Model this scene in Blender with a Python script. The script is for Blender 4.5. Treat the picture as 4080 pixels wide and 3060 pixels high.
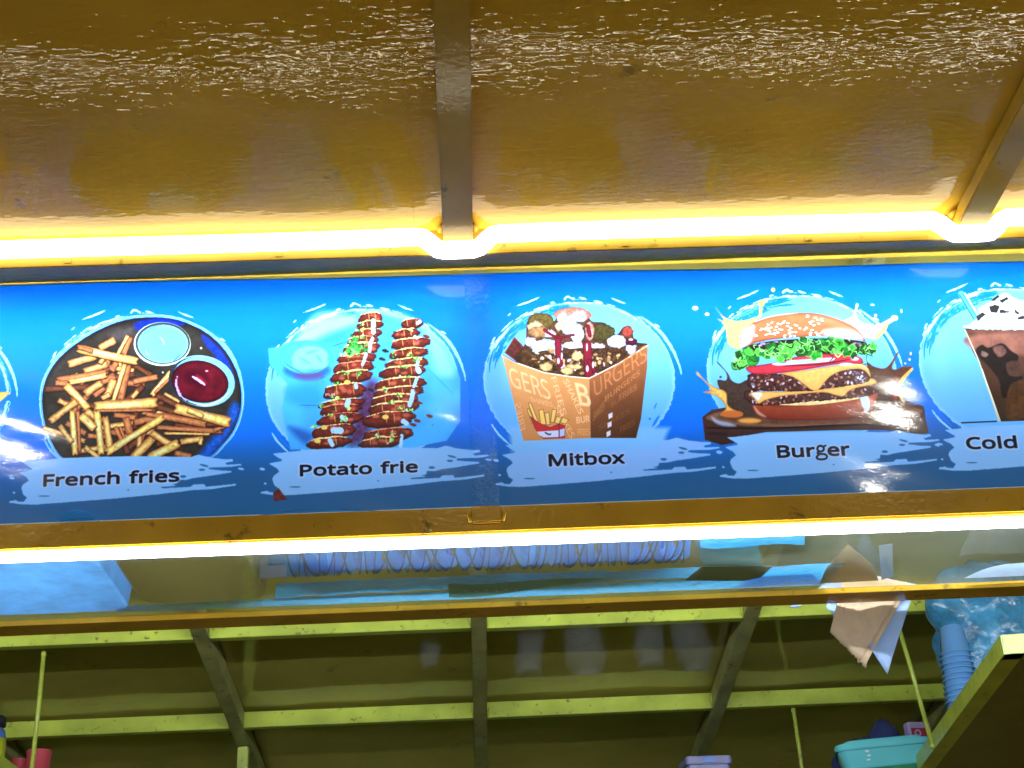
import bpy, bmesh, math, random, json
import numpy as np
from mathutils import Vector, Matrix

# ================================================================ camera, world, exposure
sc = bpy.context.scene
for o in list(bpy.data.objects): bpy.data.objects.remove(o)
COL = sc.collection
PITCH, YAW, ROLL = math.radians(27.0), math.radians(-2.42489), math.radians(-3.0252)
FL, CX, CY = 5740.0, 2040.0, 1530.0
CAM = np.array([0.0, 0.0, 1.6])
def cam_axes():
    f = np.array([0, math.cos(PITCH), math.sin(PITCH)]); u = np.array([0, -math.sin(PITCH), math.cos(PITCH)]); r = np.array([1.0, 0, 0])
    c, s = math.cos(YAW), math.sin(YAW); Rz = np.array([[c, -s, 0], [s, c, 0], [0, 0, 1]])
    f, u, r = Rz @ f, Rz @ u, Rz @ r
    c, s = math.cos(ROLL), math.sin(ROLL)
    return c * r + s * u, -s * r + c * u, f
RGT, UPV, FWD = cam_axes()
cd = bpy.data.cameras.new('camera'); cam = bpy.data.objects.new('camera', cd); COL.objects.link(cam)
cd.sensor_width = 36; cd.sensor_fit = 'HORIZONTAL'; cd.lens = FL / 4080 * 36; cd.clip_start = .02; cd.clip_end = 500
M = Matrix.Identity(4)
for i in range(3): M[i][0], M[i][1], M[i][2], M[i][3] = RGT[i], UPV[i], -FWD[i], CAM[i]
cam.matrix_world = M; sc.camera = cam

w = bpy.data.worlds.new('World'); sc.world = w; w.use_nodes = True
nt = w.node_tree; bg = nt.nodes['Background']
sky = nt.nodes.new('ShaderNodeTexSky'); sky.sky_type = 'NISHITA'; sky.sun_disc = False
sky.sun_elevation = math.radians(-6); sky.sun_rotation = math.radians(200)      # well after sunset
nt.links.new(sky.outputs[0], bg.inputs[0]); bg.inputs[1].default_value = .10
sc.view_settings.view_transform = 'Standard'; sc.view_settings.look = 'None'; sc.view_settings.exposure = 0; sc.view_settings.gamma = 1
sc.cycles.max_bounces = 10; sc.cycles.transparent_max_bounces = 24; sc.cycles.sample_clamp_indirect = 6

LED_UP, LED_LOW, LED_IN, BULB = 7.5, 28.0, 185.0, 1100.0      # radiance of the lit tubes and bulbs
LEDC = (.92, .965, 1.0)

# ================================================================ helpers
# banner frame: x along the stall, s up the leaning banner, n out of it towards the street
LEAN = math.radians(10)
SDIR = np.array([0, -math.sin(LEAN), math.cos(LEAN)]); SNOR = np.array([0, -math.cos(LEAN), -math.sin(LEAN)])
SP0 = np.array([0, 2.23143873, 2.72333506])
def S(x, s, n): return SP0 + np.array([x, 0, 0]) + s * SDIR + n * SNOR
random.seed(4); RND = random.Random(7)

def node(nt, t, **k):
    n = nt.nodes.new(t)
    for a, b in k.items():
        if a in n.inputs: n.inputs[a].default_value = b
        else: setattr(n, a, b)
    return n
def mat(name, col, rough=.4, metal=0, spec=.5, var=.12, vscale=6, bump=None, coat=0, stretch=(1, 1, 1), col2=None, trans=0, dirt=0, dscale=14, sss=0, tint=None, dpos=.62):
    """painted / plastic surface: mottled base colour, optional bump [(scale, height), ...], optional dirt specks"""
    m = bpy.data.materials.new(name); m.use_nodes = True; nt = m.node_tree; b = nt.nodes['Principled BSDF']; L = nt.links.new
    tc = node(nt, 'ShaderNodeTexCoord'); mp = node(nt, 'ShaderNodeMapping'); mp.inputs['Scale'].default_value = stretch
    L(tc.outputs['Object'], mp.inputs[0])
    n1 = node(nt, 'ShaderNodeTexNoise'); n1.inputs['Scale'].default_value = vscale; n1.inputs['Detail'].default_value = 5
    L(tc.outputs['Object'], n1.inputs['Vector'])
    rp = node(nt, 'ShaderNodeValToRGB'); c = col; d = col2 or tuple(q * (1 - var * 2) for q in col)
    rp.color_ramp.elements[0].position = .35; rp.color_ramp.elements[1].position = .68
    rp.color_ramp.elements[0].color = (*d, 1); rp.color_ramp.elements[1].color = (*c, 1)
    L(n1.outputs[0], rp.inputs[0]); out = rp.outputs[0]
    if dirt:
        n2 = node(nt, 'ShaderNodeTexNoise'); n2.inputs['Scale'].default_value = dscale; n2.inputs['Detail'].default_value = 8; n2.inputs['Roughness'].default_value = .7
        L(tc.outputs['Object'], n2.inputs['Vector'])
        r2 = node(nt, 'ShaderNodeValToRGB'); r2.color_ramp.elements[0].position = dpos; r2.color_ramp.elements[1].position = dpos + .07
        L(n2.outputs[0], r2.inputs[0]); mx = node(nt, 'ShaderNodeMix', data_type='RGBA'); mt = node(nt, 'ShaderNodeMath', operation='MULTIPLY'); mt.inputs[1].default_value = dirt
        L(r2.outputs[0], mt.inputs[0]); L(mt.outputs[0], mx.inputs[0]); L(out, mx.inputs[6]); mx.inputs[7].default_value = (.05, .035, .015, 1); out = mx.outputs[2]
    L(out, b.inputs['Base Color'])
    b.inputs['Roughness'].default_value = rough; b.inputs['Metallic'].default_value = metal; b.inputs['Specular IOR Level'].default_value = spec; b.inputs['Coat Weight'].default_value = coat; b.inputs['Coat Roughness'].default_value = .06
    b.inputs['Transmission Weight'].default_value = trans
    if tint: b.inputs['Specular Tint'].default_value = (*tint, 1)
    if sss: b.inputs['Subsurface Weight'].default_value = sss; b.inputs['Subsurface Radius'].default_value = (.03, .03, .03)
    prev = None
    for sc_, h in (bump or []):
        nn = node(nt, 'ShaderNodeTexNoise'); nn.inputs['Scale'].default_value = sc_; nn.inputs['Detail'].default_value = 1.2
        L(mp.outputs[0], nn.inputs['Vector']); bp = node(nt, 'ShaderNodeBump'); bp.inputs['Strength'].default_value = 1; bp.inputs['Distance'].default_value = h
        L(nn.outputs[0], bp.inputs['Height'])
        if prev: L(prev.outputs[0], bp.inputs['Normal'])
        prev = bp
    if prev: L(prev.outputs[0], b.inputs['Normal']); (L(prev.outputs[0], b.inputs['Coat Normal']) if coat else None)
    return m
def emis(name, col, st):
    m = bpy.data.materials.new(name); m.use_nodes = True; nt = m.node_tree; nt.nodes.remove(nt.nodes['Principled BSDF'])
    e = node(nt, 'ShaderNodeEmission'); e.inputs[0].default_value = (*col, 1); e.inputs[1].default_value = st
    nt.links.new(e.outputs[0], nt.nodes['Material Output'].inputs[0]); return m
def film(name, col, clear=.5, rough=.15, bump=None, gloss=.5, hue=None, mott=0, msc=14):
    """thin clear or milky plastic / glass: see-through share, milky share that scatters, gloss on top"""
    m = bpy.data.materials.new(name); m.use_nodes = True; nt = m.node_tree; nt.nodes.remove(nt.nodes['Principled BSDF']); L = nt.links.new
    t = node(nt, 'ShaderNodeBsdfTransparent'); t.inputs[0].default_value = (*(hue or (.95, .97, 1)), 1)
    d = node(nt, 'ShaderNodeBsdfDiffuse'); d.inputs[0].default_value = (*col, 1); tl = node(nt, 'ShaderNodeBsdfTranslucent'); tl.inputs[0].default_value = (*col, 1)
    if mott:      # stains and scuffs; on the milky bag, light and dark of folds painted in
        tc0 = node(nt, 'ShaderNodeTexCoord'); n0 = node(nt, 'ShaderNodeTexNoise'); n0.inputs['Scale'].default_value = msc; n0.inputs['Detail'].default_value = 8; n0.inputs['Roughness'].default_value = .65; L(tc0.outputs['Object'], n0.inputs['Vector'])
        r0 = node(nt, 'ShaderNodeValToRGB'); r0.color_ramp.elements[0].position = .36; r0.color_ramp.elements[1].position = .62; r0.color_ramp.elements[1].color = (*col, 1); r0.color_ramp.elements[0].color = (*(q * (1 - mott) for q in col), 1); L(n0.outputs[0], r0.inputs[0]); L(r0.outputs[0], d.inputs[0]); L(r0.outputs[0], tl.inputs[0])
    a = node(nt, 'ShaderNodeMixShader'); a.inputs[0].default_value = .5; L(d.outputs[0], a.inputs[1]); L(tl.outputs[0], a.inputs[2])
    b = node(nt, 'ShaderNodeMixShader'); b.inputs[0].default_value = clear; L(a.outputs[0], b.inputs[1]); L(t.outputs[0], b.inputs[2])
    g = node(nt, 'ShaderNodeBsdfGlossy'); g.inputs['Roughness'].default_value = rough
    fr = node(nt, 'ShaderNodeLayerWeight'); fr.inputs[0].default_value = .5; pw = node(nt, 'ShaderNodeMath', operation='POWER'); pw.inputs[1].default_value = 4.5; L(fr.outputs['Facing'], pw.inputs[0])
    mu = node(nt, 'ShaderNodeMath', operation='MULTIPLY_ADD'); mu.inputs[1].default_value = gloss; mu.inputs[2].default_value = .05 * gloss; L(pw.outputs[0], mu.inputs[0])      # same from both sides
    c = node(nt, 'ShaderNodeMixShader'); L(mu.outputs[0], c.inputs[0]); L(b.outputs[0], c.inputs[1]); L(g.outputs[0], c.inputs[2])
    if bump:
        tc = node(nt, 'ShaderNodeTexCoord'); prev = None
        for s_, h in bump:
            nn = node(nt, 'ShaderNodeTexNoise'); nn.inputs['Scale'].default_value = s_; nn.inputs['Detail'].default_value = 3; L(tc.outputs['Object'], nn.inputs['Vector'])
            bp = node(nt, 'ShaderNodeBump'); bp.inputs['Distance'].default_value = h; L(nn.outputs[0], bp.inputs['Height'])
            if prev: L(prev.outputs[0], bp.inputs['Normal'])
            prev = bp
        for q in (d, tl, g, fr): L(prev.outputs[0], q.inputs['Normal'])
    L(c.outputs[0], nt.nodes['Material Output'].inputs[0]); return m

def link(name, me, m, parent=None, smooth=False, label=None, cat=None, group=None, kind=None):
    o = bpy.data.objects.new(name, me); COL.objects.link(o)
    if m is not None and not me.materials: me.materials.append(m)
    if smooth:
        for p in me.polygons: p.use_smooth = True
    if parent is not None: o.parent = parent
    for k, v in (('label', label), ('category', cat), ('group', group), ('kind', kind)):
        if v: o[k] = v
    return o
def empty(name, loc, label=None, cat=None, group=None, rz=0):
    o = bpy.data.objects.new(name, None); COL.objects.link(o); o.location = loc; o.rotation_euler.z = rz; o.empty_display_size = .05
    for k, v in (('label', label), ('category', cat), ('group', group)):
        if v: o[k] = v
    return o
def from_bm(bm, name):
    bmesh.ops.recalc_face_normals(bm, faces=bm.faces); me = bpy.data.meshes.new(name); bm.to_mesh(me); bm.free(); return me
def box8(name, P, bev=.0, seg=2):
    """hexahedron from 8 world points: bottom loop 0-3, top loop 4-7"""
    bm = bmesh.new(); v = [bm.verts.new(tuple(map(float, p))) for p in P]
    for f in ((0, 1, 2, 3), (7, 6, 5, 4), (0, 4, 5, 1), (1, 5, 6, 2), (2, 6, 7, 3), (3, 7, 4, 0)): bm.faces.new([v[i] for i in f])
    bmesh.ops.recalc_face_normals(bm, faces=bm.faces)
    if bev: bmesh.ops.bevel(bm, geom=bm.edges[:], offset=bev, segments=seg, affect='EDGES', clamp_overlap=True)
    return from_bm(bm, name)
def beam(name, A, B, wv, hv, bev=.003):
    """bar from A to B, cross-section vectors wv (width, centred) and hv (height, from the A-B line)"""
    A, B, wv, hv = (np.asarray(q, float) for q in (A, B, wv, hv))
    return box8(name, [A - wv / 2, A + wv / 2, B + wv / 2, B - wv / 2, A - wv / 2 + hv, A + wv / 2 + hv, B + wv / 2 + hv, B - wv / 2 + hv], bev)
def bx(name, x0, x1, y0, y1, z0, z1, bev=.0):
    return box8(name, [(x0, y0, z0), (x1, y0, z0), (x1, y1, z0), (x0, y1, z0), (x0, y0, z1), (x1, y0, z1), (x1, y1, z1), (x0, y1, z1)], bev)
def grid(name, fn, nu, nv, closed_u=False):
    vs = [tuple(map(float, fn(i / (nu if closed_u else nu - 1) if nu > 1 else 0, j / (nv - 1)))) for j in range(nv) for i in range(nu)]
    fs = []
    for j in range(nv - 1):
        for i in range(nu if closed_u else nu - 1):
            a = j * nu + i; b = j * nu + (i + 1) % nu
            fs.append((a, b, b + nu, a + nu))
    me = bpy.data.meshes.new(name); me.from_pydata(vs, [], fs); me.update(); return me
def tube(name, pts, r, n=12, caps=True, flat=None):
    pts = [np.asarray(p, float) for p in pts]; bm = bmesh.new(); rings = []
    for i, p in enumerate(pts):
        t = pts[min(i + 1, len(pts) - 1)] - pts[max(i - 1, 0)]; t /= np.linalg.norm(t)
        up = np.array([0, 0, 1.]) if abs(t[2]) < .9 else np.array([0, 1., 0]); a = np.cross(t, up); a /= np.linalg.norm(a); b = np.cross(a, t)
        rr = r[i] if hasattr(r, '__len__') else r
        rings.append([bm.verts.new(tuple(p + rr * (math.cos(q) * a + math.sin(q) * b))) for q in (2 * math.pi * k / n for k in range(n))])
    for A, B in zip(rings, rings[1:]):
        for k in range(n): bm.faces.new((A[k], A[(k + 1) % n], B[(k + 1) % n], B[k]))
    if caps: bm.faces.new(rings[0]); bm.faces.new(rings[-1])
    return from_bm(bm, name)
def lathe(name, prof, n=32):
    """closed body of revolution about local z from (r, z) pairs"""
    bm = bmesh.new(); rings = []
    for r, z in prof:
        rings.append([bm.verts.new((r * math.cos(2 * math.pi * k / n), r * math.sin(2 * math.pi * k / n), z)) for k in range(n)] if r > 1e-5 else [bm.verts.new((0, 0, z))])
    for A, B in zip(rings, rings[1:]):
        for k in range(n):
            if len(A) == 1 and len(B) == 1: continue
            if len(A) == 1: bm.faces.new((A[0], B[k], B[(k + 1) % n]))
            elif len(B) == 1: bm.faces.new((A[k], A[(k + 1) % n], B[0]))
            else: bm.faces.new((A[k], A[(k + 1) % n], B[(k + 1) % n], B[k]))
    return from_bm(bm, name)
def wob(x, k=0): return math.sin(x * 3.1 + k) * .5 + math.sin(x * 7.7 + 1.3 * k + 1) * .3 + math.sin(x * 17.3 + 2.1 * k) * .2

# ================================================================ materials
PAINT_BUMP = [(98, .00066), (30, .0001)]
m_canopy = mat('golden enamel on sheet', (.74, .40, .03), rough=.028, var=.10, vscale=3, bump=PAINT_BUMP, stretch=(.40, 1, 1), dirt=.5, dscale=9, tint=(1, .70, .26), spec=.18)
m_gold = mat('golden enamel on tube', (.55, .31, .026), rough=.16, var=.12, vscale=9, bump=[(110, .0003), (14, .0006)], dirt=.6, dscale=24, dpos=.60, tint=(1, .85, .5), spec=.2)
m_lime = mat('yellow enamel indoors', (.54, .66, .085), rough=.30, var=.16, vscale=7, bump=[(60, .0006)], dirt=.85, dscale=30, dpos=.59)
m_raf = mat('grimy yellow enamel', (.36, .37, .13), rough=.35, var=.2, vscale=9, bump=[(60, .0006)], dirt=.8, dscale=24, dpos=.58)  # underside shade of the rafters put into a darker, greyer base; dirt specks too
m_ceil = mat('yellow enamel on ceiling sheet', (.46, .415, .085), rough=.07, spec=.9, var=.14, vscale=2.2, bump=[(6, .0008)], dirt=.4, dscale=7)
m_led_up = emis('lit white tube above banner', LEDC, LED_UP); m_led_lo = emis('lit white tube below banner', LEDC, LED_LOW); m_led_in = emis('lit white tube indoors', LEDC, LED_IN); m_bulb = emis('lit bulb', (1, .95, .86), BULB)
m_glass = film('shelf glass', (.55, .62, .55), clear=.95, rough=.06, gloss=.6, hue=(.96, .98, .97), bump=[(40, .0004)])
m_white = mat('white food plastic', (.58, .72, .88), rough=.35, var=.06, dirt=.5, dscale=20)
m_tubw = film('milky tub plastic', (.10, .37, .80), clear=.05, rough=.3, gloss=.4, mott=.4, msc=16)
m_brown = film('amber brown plastic', (.085, .07, .02), clear=.02, rough=.3, gloss=.4)
m_grey = mat('grey card', (.30, .31, .36), rough=.7)
m_lid = film('clear lid plastic', (.04, .40, .98), clear=.18, rough=.12, gloss=1.0); m_rim = film('lid rim plastic', (.05, .12, .22), clear=.15, rough=.12, gloss=1.0)
m_bag = film('clear bag film', (.05, .50, 1.0), clear=.08, rough=.16, gloss=.9, bump=[(30, .006), (90, .002)])
m_bagb = film('milky bag film', (.14, .60, 1.0), clear=.10, rough=.22, gloss=.9, mott=.6, msc=9, bump=[(26, .006), (70, .002)])  # mottle paints the light and dark of folds into the bag colour
m_cup = film('clear cup plastic', (.30, .66, 1.0), clear=.42, rough=.08, gloss=1.0)
m_green = film('green printed film', (.0, .30, .17), clear=.05, rough=.35)
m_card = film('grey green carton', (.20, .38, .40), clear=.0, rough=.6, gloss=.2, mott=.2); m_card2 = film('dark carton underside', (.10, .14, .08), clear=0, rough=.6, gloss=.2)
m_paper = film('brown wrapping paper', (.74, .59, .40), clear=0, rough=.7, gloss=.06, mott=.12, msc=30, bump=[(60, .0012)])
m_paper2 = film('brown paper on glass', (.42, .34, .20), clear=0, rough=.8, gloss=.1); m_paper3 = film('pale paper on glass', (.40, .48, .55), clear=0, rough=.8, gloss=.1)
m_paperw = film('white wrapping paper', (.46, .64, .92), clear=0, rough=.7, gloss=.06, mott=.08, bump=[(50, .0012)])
m_teal = mat('teal plastic', (.16, .70, .78), rough=.25, var=.05); m_tealg = mat('green plastic', (.02, .28, .12), rough=.3)
m_navy = mat('dark blue film', (.05, .07, .22), rough=.25, bump=[(20, .01)]); m_blue = mat('blue plastic lid', (.10, .20, .62), rough=.3); m_lil = mat('lilac plastic', (.20, .22, .45), rough=.35)
m_pink = mat('pink plastic', (.62, .08, .10), rough=.3); m_black = mat('black plastic', (.02, .02, .025), rough=.35)
m_yel = mat('yellow printed label', (.55, .60, .04), rough=.4); m_blab = mat('blue printed label', (.03, .16, .65), rough=.4)
m_red = mat('crimson printed film', (.42, .02, .08), rough=.3); m_lilw = mat('pale lilac print', (.50, .42, .72), rough=.4)
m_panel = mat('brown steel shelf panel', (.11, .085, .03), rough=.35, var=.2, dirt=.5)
m_ground = mat('dark paved ground', (.045, .043, .04), rough=.9, var=.2)
m_jar = film('clear jar plastic', (.72, .80, .90), clear=.15, rough=.08, gloss=.9)
m_hem = mat('pale banner edge', (.55, .80, .98), rough=.3)
m_flap = film('blue curled vinyl', (.08, .48, 1.0), clear=0, rough=.25)
m_hole_dark = mat('dark of the holes', (.02, .018, .014), rough=.8)

# ================================================================ ground
gm = bpy.data.meshes.new('ground'); gm.from_pydata([(-150, -150, 0), (150, -150, 0), (150, 150, 0), (-150, 150, 0)], [], [(0, 1, 2, 3)])
link('ground', gm, m_ground, kind='structure', label='dark paved ground under the stall')

# ================================================================ the stall
XL, XR = -2.27, 2.53
stall = empty('food_stall', (0, 2.3, 0), 'yellow painted steel food stall with overhanging canopy and framed ceiling', 'food stall')
def part(name, me, m, smooth=False, parent=None, label=None):
    o = link(name, me, m, smooth=smooth, label=label); p = parent or stall
    o.parent = p; o.matrix_parent_inverse = p.matrix_world.inverted() if p is not stall else Matrix.Translation(stall.location).inverted(); return o
# --- canopy over the street side
CAN = math.radians(-.4); CDIR = np.array([0, -math.cos(CAN), -math.sin(CAN)]); CN = np.array([0, math.sin(CAN), -math.cos(CAN)])   # outwards, downwards
J = S(0, .275, .075)            # where sheet meets the front of the top rail
RD = .034                       # rafters hang this far below the sheet
SEAM = -.065
def canopy(u0, u1, k):
    def fn(u, v):
        x = u0 + (u1 - u0) * u; t = -.03 + 1.25 * v
        e = .0026 * wob(x * 1.1, 0) * math.sin(min(v * 6, 1.57)) + .0016 * wob(t * 2.3 + x, 2)
        return J + np.array([x, 0, 0]) + CDIR * t - CN * .0 + CN * e
    return grid('canopy_sheet', fn, 90, 60)
for a, b, k in ((XL, SEAM - .0002, 0), (SEAM + .0002, XR, 3)):
    o = part('canopy_sheet', canopy(a, b, k), m_canopy, True, label='glossy golden underside of the canopy'); md = o.modifiers.new('t', 'SOLIDIFY'); md.thickness = .003; md.offset = -1; md.use_rim = False
RX = [-1.781, -.886, .009, .904, 1.799]
for x in RX:
    A = J + np.array([x, 0, 0]) + CN * .004 + CDIR * .0; B = A + CDIR * 1.21
    r = part('rafter', beam('rafter', A, B, (.051, 0, 0), CN * (RD - .004), .0025), m_gold)
    for s in (-1, 1):      # weld beads where the rafter meets the rail
        w_ = A + np.array([s * .027, 0, 0]) + CN * .004
        part('weld_bead', tube('weld_bead', [w_ + CDIR * .004, w_ + CDIR * .012 + np.array([s * .004, 0, 0]), w_ + CDIR * .03], [.004, .006, .002], 6), m_gold, True, r)
part('eave_bar', beam('eave_bar', J + np.array([XL, 0, 0]) + CDIR * 1.22, J + np.array([XR, 0, 0]) + CDIR * 1.22, CDIR * .05, CN * .05, .004), m_gold)
# --- rails that carry the banner
def srail(name, x0, x1, s0, s1, n0, n1, m, bev=.004):
    return part(name, box8(name, [S(x0, s0, n1), S(x1, s0, n1), S(x1, s0, n0), S(x0, s0, n0), S(x0, s1, n1), S(x1, s1, n1), S(x1, s1, n0), S(x0, s1, n0)], bev), m)
srail('top_rail', XL, XR, .228, .300, .0, .075, m_gold, .0012)
low = srail('bottom_rail', XL, XR, -.250, -.204, -.045, .012, m_gold)
SR = None
for x in (.041, -1.75, 1.83):
    st = srail('stub_post', x - .026, x + .026, -.2335, -.2045, .0125, .021, m_gold, .003)
    for sgn in (-1, 1):
        p = S(x + sgn * .026, -.215, .009); part('weld_bead', tube('weld_bead', [S(x + sgn * .027, -.208, .016), S(x + sgn * .029, -.219, .018), S(x + sgn * .027, -.231, .016)], [.003, .005, .003], 6), m_gold, True, st)
    srail('post', x - .022, x + .022, -.2035, .2275, -.080, -.034, m_gold, .003)
# --- rear rail of the glass shelf
ZS = 2.4922
part('shelf_rail', bx('shelf_rail', XL, XR, 2.661, 2.728, 2.479, 2.4835, .001), m_gold)
part('shelf_lip', bx('shelf_lip', XL, XR, 2.658, 2.6605, 2.4765, 2.4885, .0008), m_gold)
for x in (-1.75, 1.83):
    part('shelf_bracket', bx('shelf_bracket', x - .012, x + .012, 2.300, 2.657, 2.4740, 2.4765, .001), m_gold)
# --- ceiling inside: rafters falling to the back, purlins between them, sheets above
TI = math.tan(math.radians(7.2566))
zi = lambda y: 3.1 - (y - 4.0) * TI
IX = [-1.758, -.858, .043, .938, 1.838]
IU = np.array([0, math.sin(math.radians(7.2566)), math.cos(math.radians(7.2566))])
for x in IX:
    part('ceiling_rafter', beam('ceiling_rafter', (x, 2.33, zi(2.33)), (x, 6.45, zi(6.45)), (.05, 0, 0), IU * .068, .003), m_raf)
for y in (3.74, 4.57, 5.35):
    for a, b in zip(IX, IX[1:]):
        dz = RND.uniform(.002, .006); pu = part('purlin', beam('purlin', ((a + .0255), y, zi(y) + dz), ((b - .0255), y, zi(y) + dz), (0, .04, 0), IU * .060, .002), m_lime)
        for xx, sg in ((a + .0255, 1), (b - .0255, -1)):
            part('weld_bead', tube('weld_bead', [(xx + sg * .002, y - .021, zi(y) + dz + .004), (xx + sg * .004, y - .024, zi(y) + dz + .03), (xx + sg * .002, y - .021, zi(y) + dz + .056)], [.003, RND.uniform(.004, .008), .003], 6), m_lime, True, pu)
        part('weld_drip', tube('weld_drip', [(a + .04 + RND.random() * .5, y, zi(y) + dz - .0015), (a + .05 + RND.random() * .5, y - .01, zi(y) + dz - .001)], .0022, 6), m_lime, True, pu) if RND.random() < 0 else None
for a, b in zip(IX, IX[1:]):
    def fn(u, v, a=a, b=b):
        x = a - .02 + (b - a + .04) * u; y = 2.3 + 4.2 * v
        return (x, y, zi(y) + .076 + .0035 * wob(x * 2 + y, a) + .003 * math.sin(y * 4 + a * 3))
    part('ceiling_sheet', grid('ceiling_sheet', fn, 20, 60), m_ceil, True)
# --- posts and walls that close the box
for x in (IX[1],): part('back_post', bx('back_post', x - .02, x + .02, 5.50, 5.54, 0, zi(5.52) - .003, .003), m_lime)
for x in (XL + .03, XR - .03):
    for y in (2.36, 6.42): part('corner_post', bx('corner_post', x - .03, x + .03, y - .03, y + .03, 0, zi(y) - .003 if abs(x) < 2 else 2.44, .004), m_gold)
part('back_wall', bx('back_wall', XL, XR, 6.46, 6.48, 0, 3.2), m_ceil)
for x in (XL - .02, XR): part('side_wall', bx('side_wall', x, x + .02, 2.4, 6.455, 0, 3.36), m_ceil)
part('back_ledge', bx('back_ledge', XL, XR, 5.58, 6.455, 2.50, 2.53, .004), m_lime); part('counter_front', bx('counter_front', XL, XR, 2.30, 2.33, .01, .98, .004), m_gold); part('counter_top', bx('counter_top', XL, XR, 2.2, 2.75, .985, 1.02, .006), m_gold)

# ================================================================ light tubes
def led_path(x0, x1, n0, s_fn, step=.012):
    n = int((x1 - x0) / step); return [S(x0 + (x1 - x0) * i / n, *s_fn(x0 + (x1 - x0) * i / n)) for i in range(n + 1)]
def up_fn(x):
    s, n = .2565 + .0035 * (x + .2) + .0012 * math.sin(x * 6), .090
    for c in RX:
        d = abs(x - c); q = min(max((.066 - d) / .038, 0), 1); q = q * q * (3 - 2 * q)
        s -= q * .028; n += q * .003
    return s, n
lt = empty('light_tube', tuple(S(0, .2575, .09)), 'white light tube along the canopy joint, dipping under each rafter end', 'light tube')
def tpart(p, name, me, m, smooth=True):
    o = link(name, me, m, smooth=smooth); o.parent = p; o.matrix_parent_inverse = Matrix.Translation(p.location).inverted(); return o
tpart(lt, 'glowing_tube', tube('glowing_tube', led_path(XL + .02, XR - .02, 0, up_fn), .0155, 14), m_led_up)
for x in (-.66, -.3, .3, .62, 1.2): tpart(lt, 'clip', box8('clip', [S(x - .006, .234, .0755), S(x + .006, .234, .0755), S(x + .006, .234, .0765), S(x - .006, .234, .0765), S(x - .006, .242, .0755), S(x + .006, .242, .0755), S(x + .006, .242, .0765), S(x - .006, .242, .0765)]), m_gold, False)
l2 = empty('light_tube', tuple(S(0, -.256, .01)), 'straight white light tube under the lower banner rail, above the glass shelf', 'light tube')
tpart(l2, 'glowing_tube', tube('glowing_tube', led_path(XL + .02, XR - .02, 0, lambda x: (-.2605 - .0030 * x, .004), .05), .0095, 14), m_led_lo)
l3 = empty('light_tube', tuple(S(0, .125, -.11)), 'light tube hidden behind the top edge of the banner, lighting the inside', 'light tube')
tpart(l3, 'glowing_tube', tube('glowing_tube', led_path(XL + .05, XR - .05, 0, lambda x: (.125, -.110), .2), .011, 12), m_led_in)
tpart(l3, 'light_block_plate', box8('light_block_plate', [S(XL + .05, .145, -.085), S(XR - .05, .145, -.085), S(XR - .05, .145, -.145), S(XL + .05, .145, -.145), S(XL + .05, .149, -.085), S(XR - .05, .149, -.085), S(XR - .05, .149, -.145), S(XL + .05, .149, -.145)]), m_black, False)  # unseen plate added to keep the tube's light off the near ceiling
for x, wh in ((-2.04, 'beside the French fries plate'), (.01, 'beside the twisted potatoes'), (2.06, 'on the burger board')):
    bl = empty('hanging_bulb', (x, -2.0, 3.1), 'lit bulb hanging over the street, seen only as a glint ' + wh, 'bulb', 'bulbs over the street')
    for nme, me, m in (('glass_bulb', lathe('glass_bulb', [(0, -.05), (.03, -.04), (.04, -.01), (.034, .02), (.018, .045), (.014, .05)], 20), m_bulb), ('socket', lathe('socket', [(.014, .05), (.017, .052), (.017, .09), (.01, .1), (0, .1)], 16), m_black), ('cord', tube('cord', [(0, 0, .1), (0, 0, .9)], .003, 6), m_black)):
        o = link(nme, me, m, smooth=True); o.parent = bl

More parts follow.
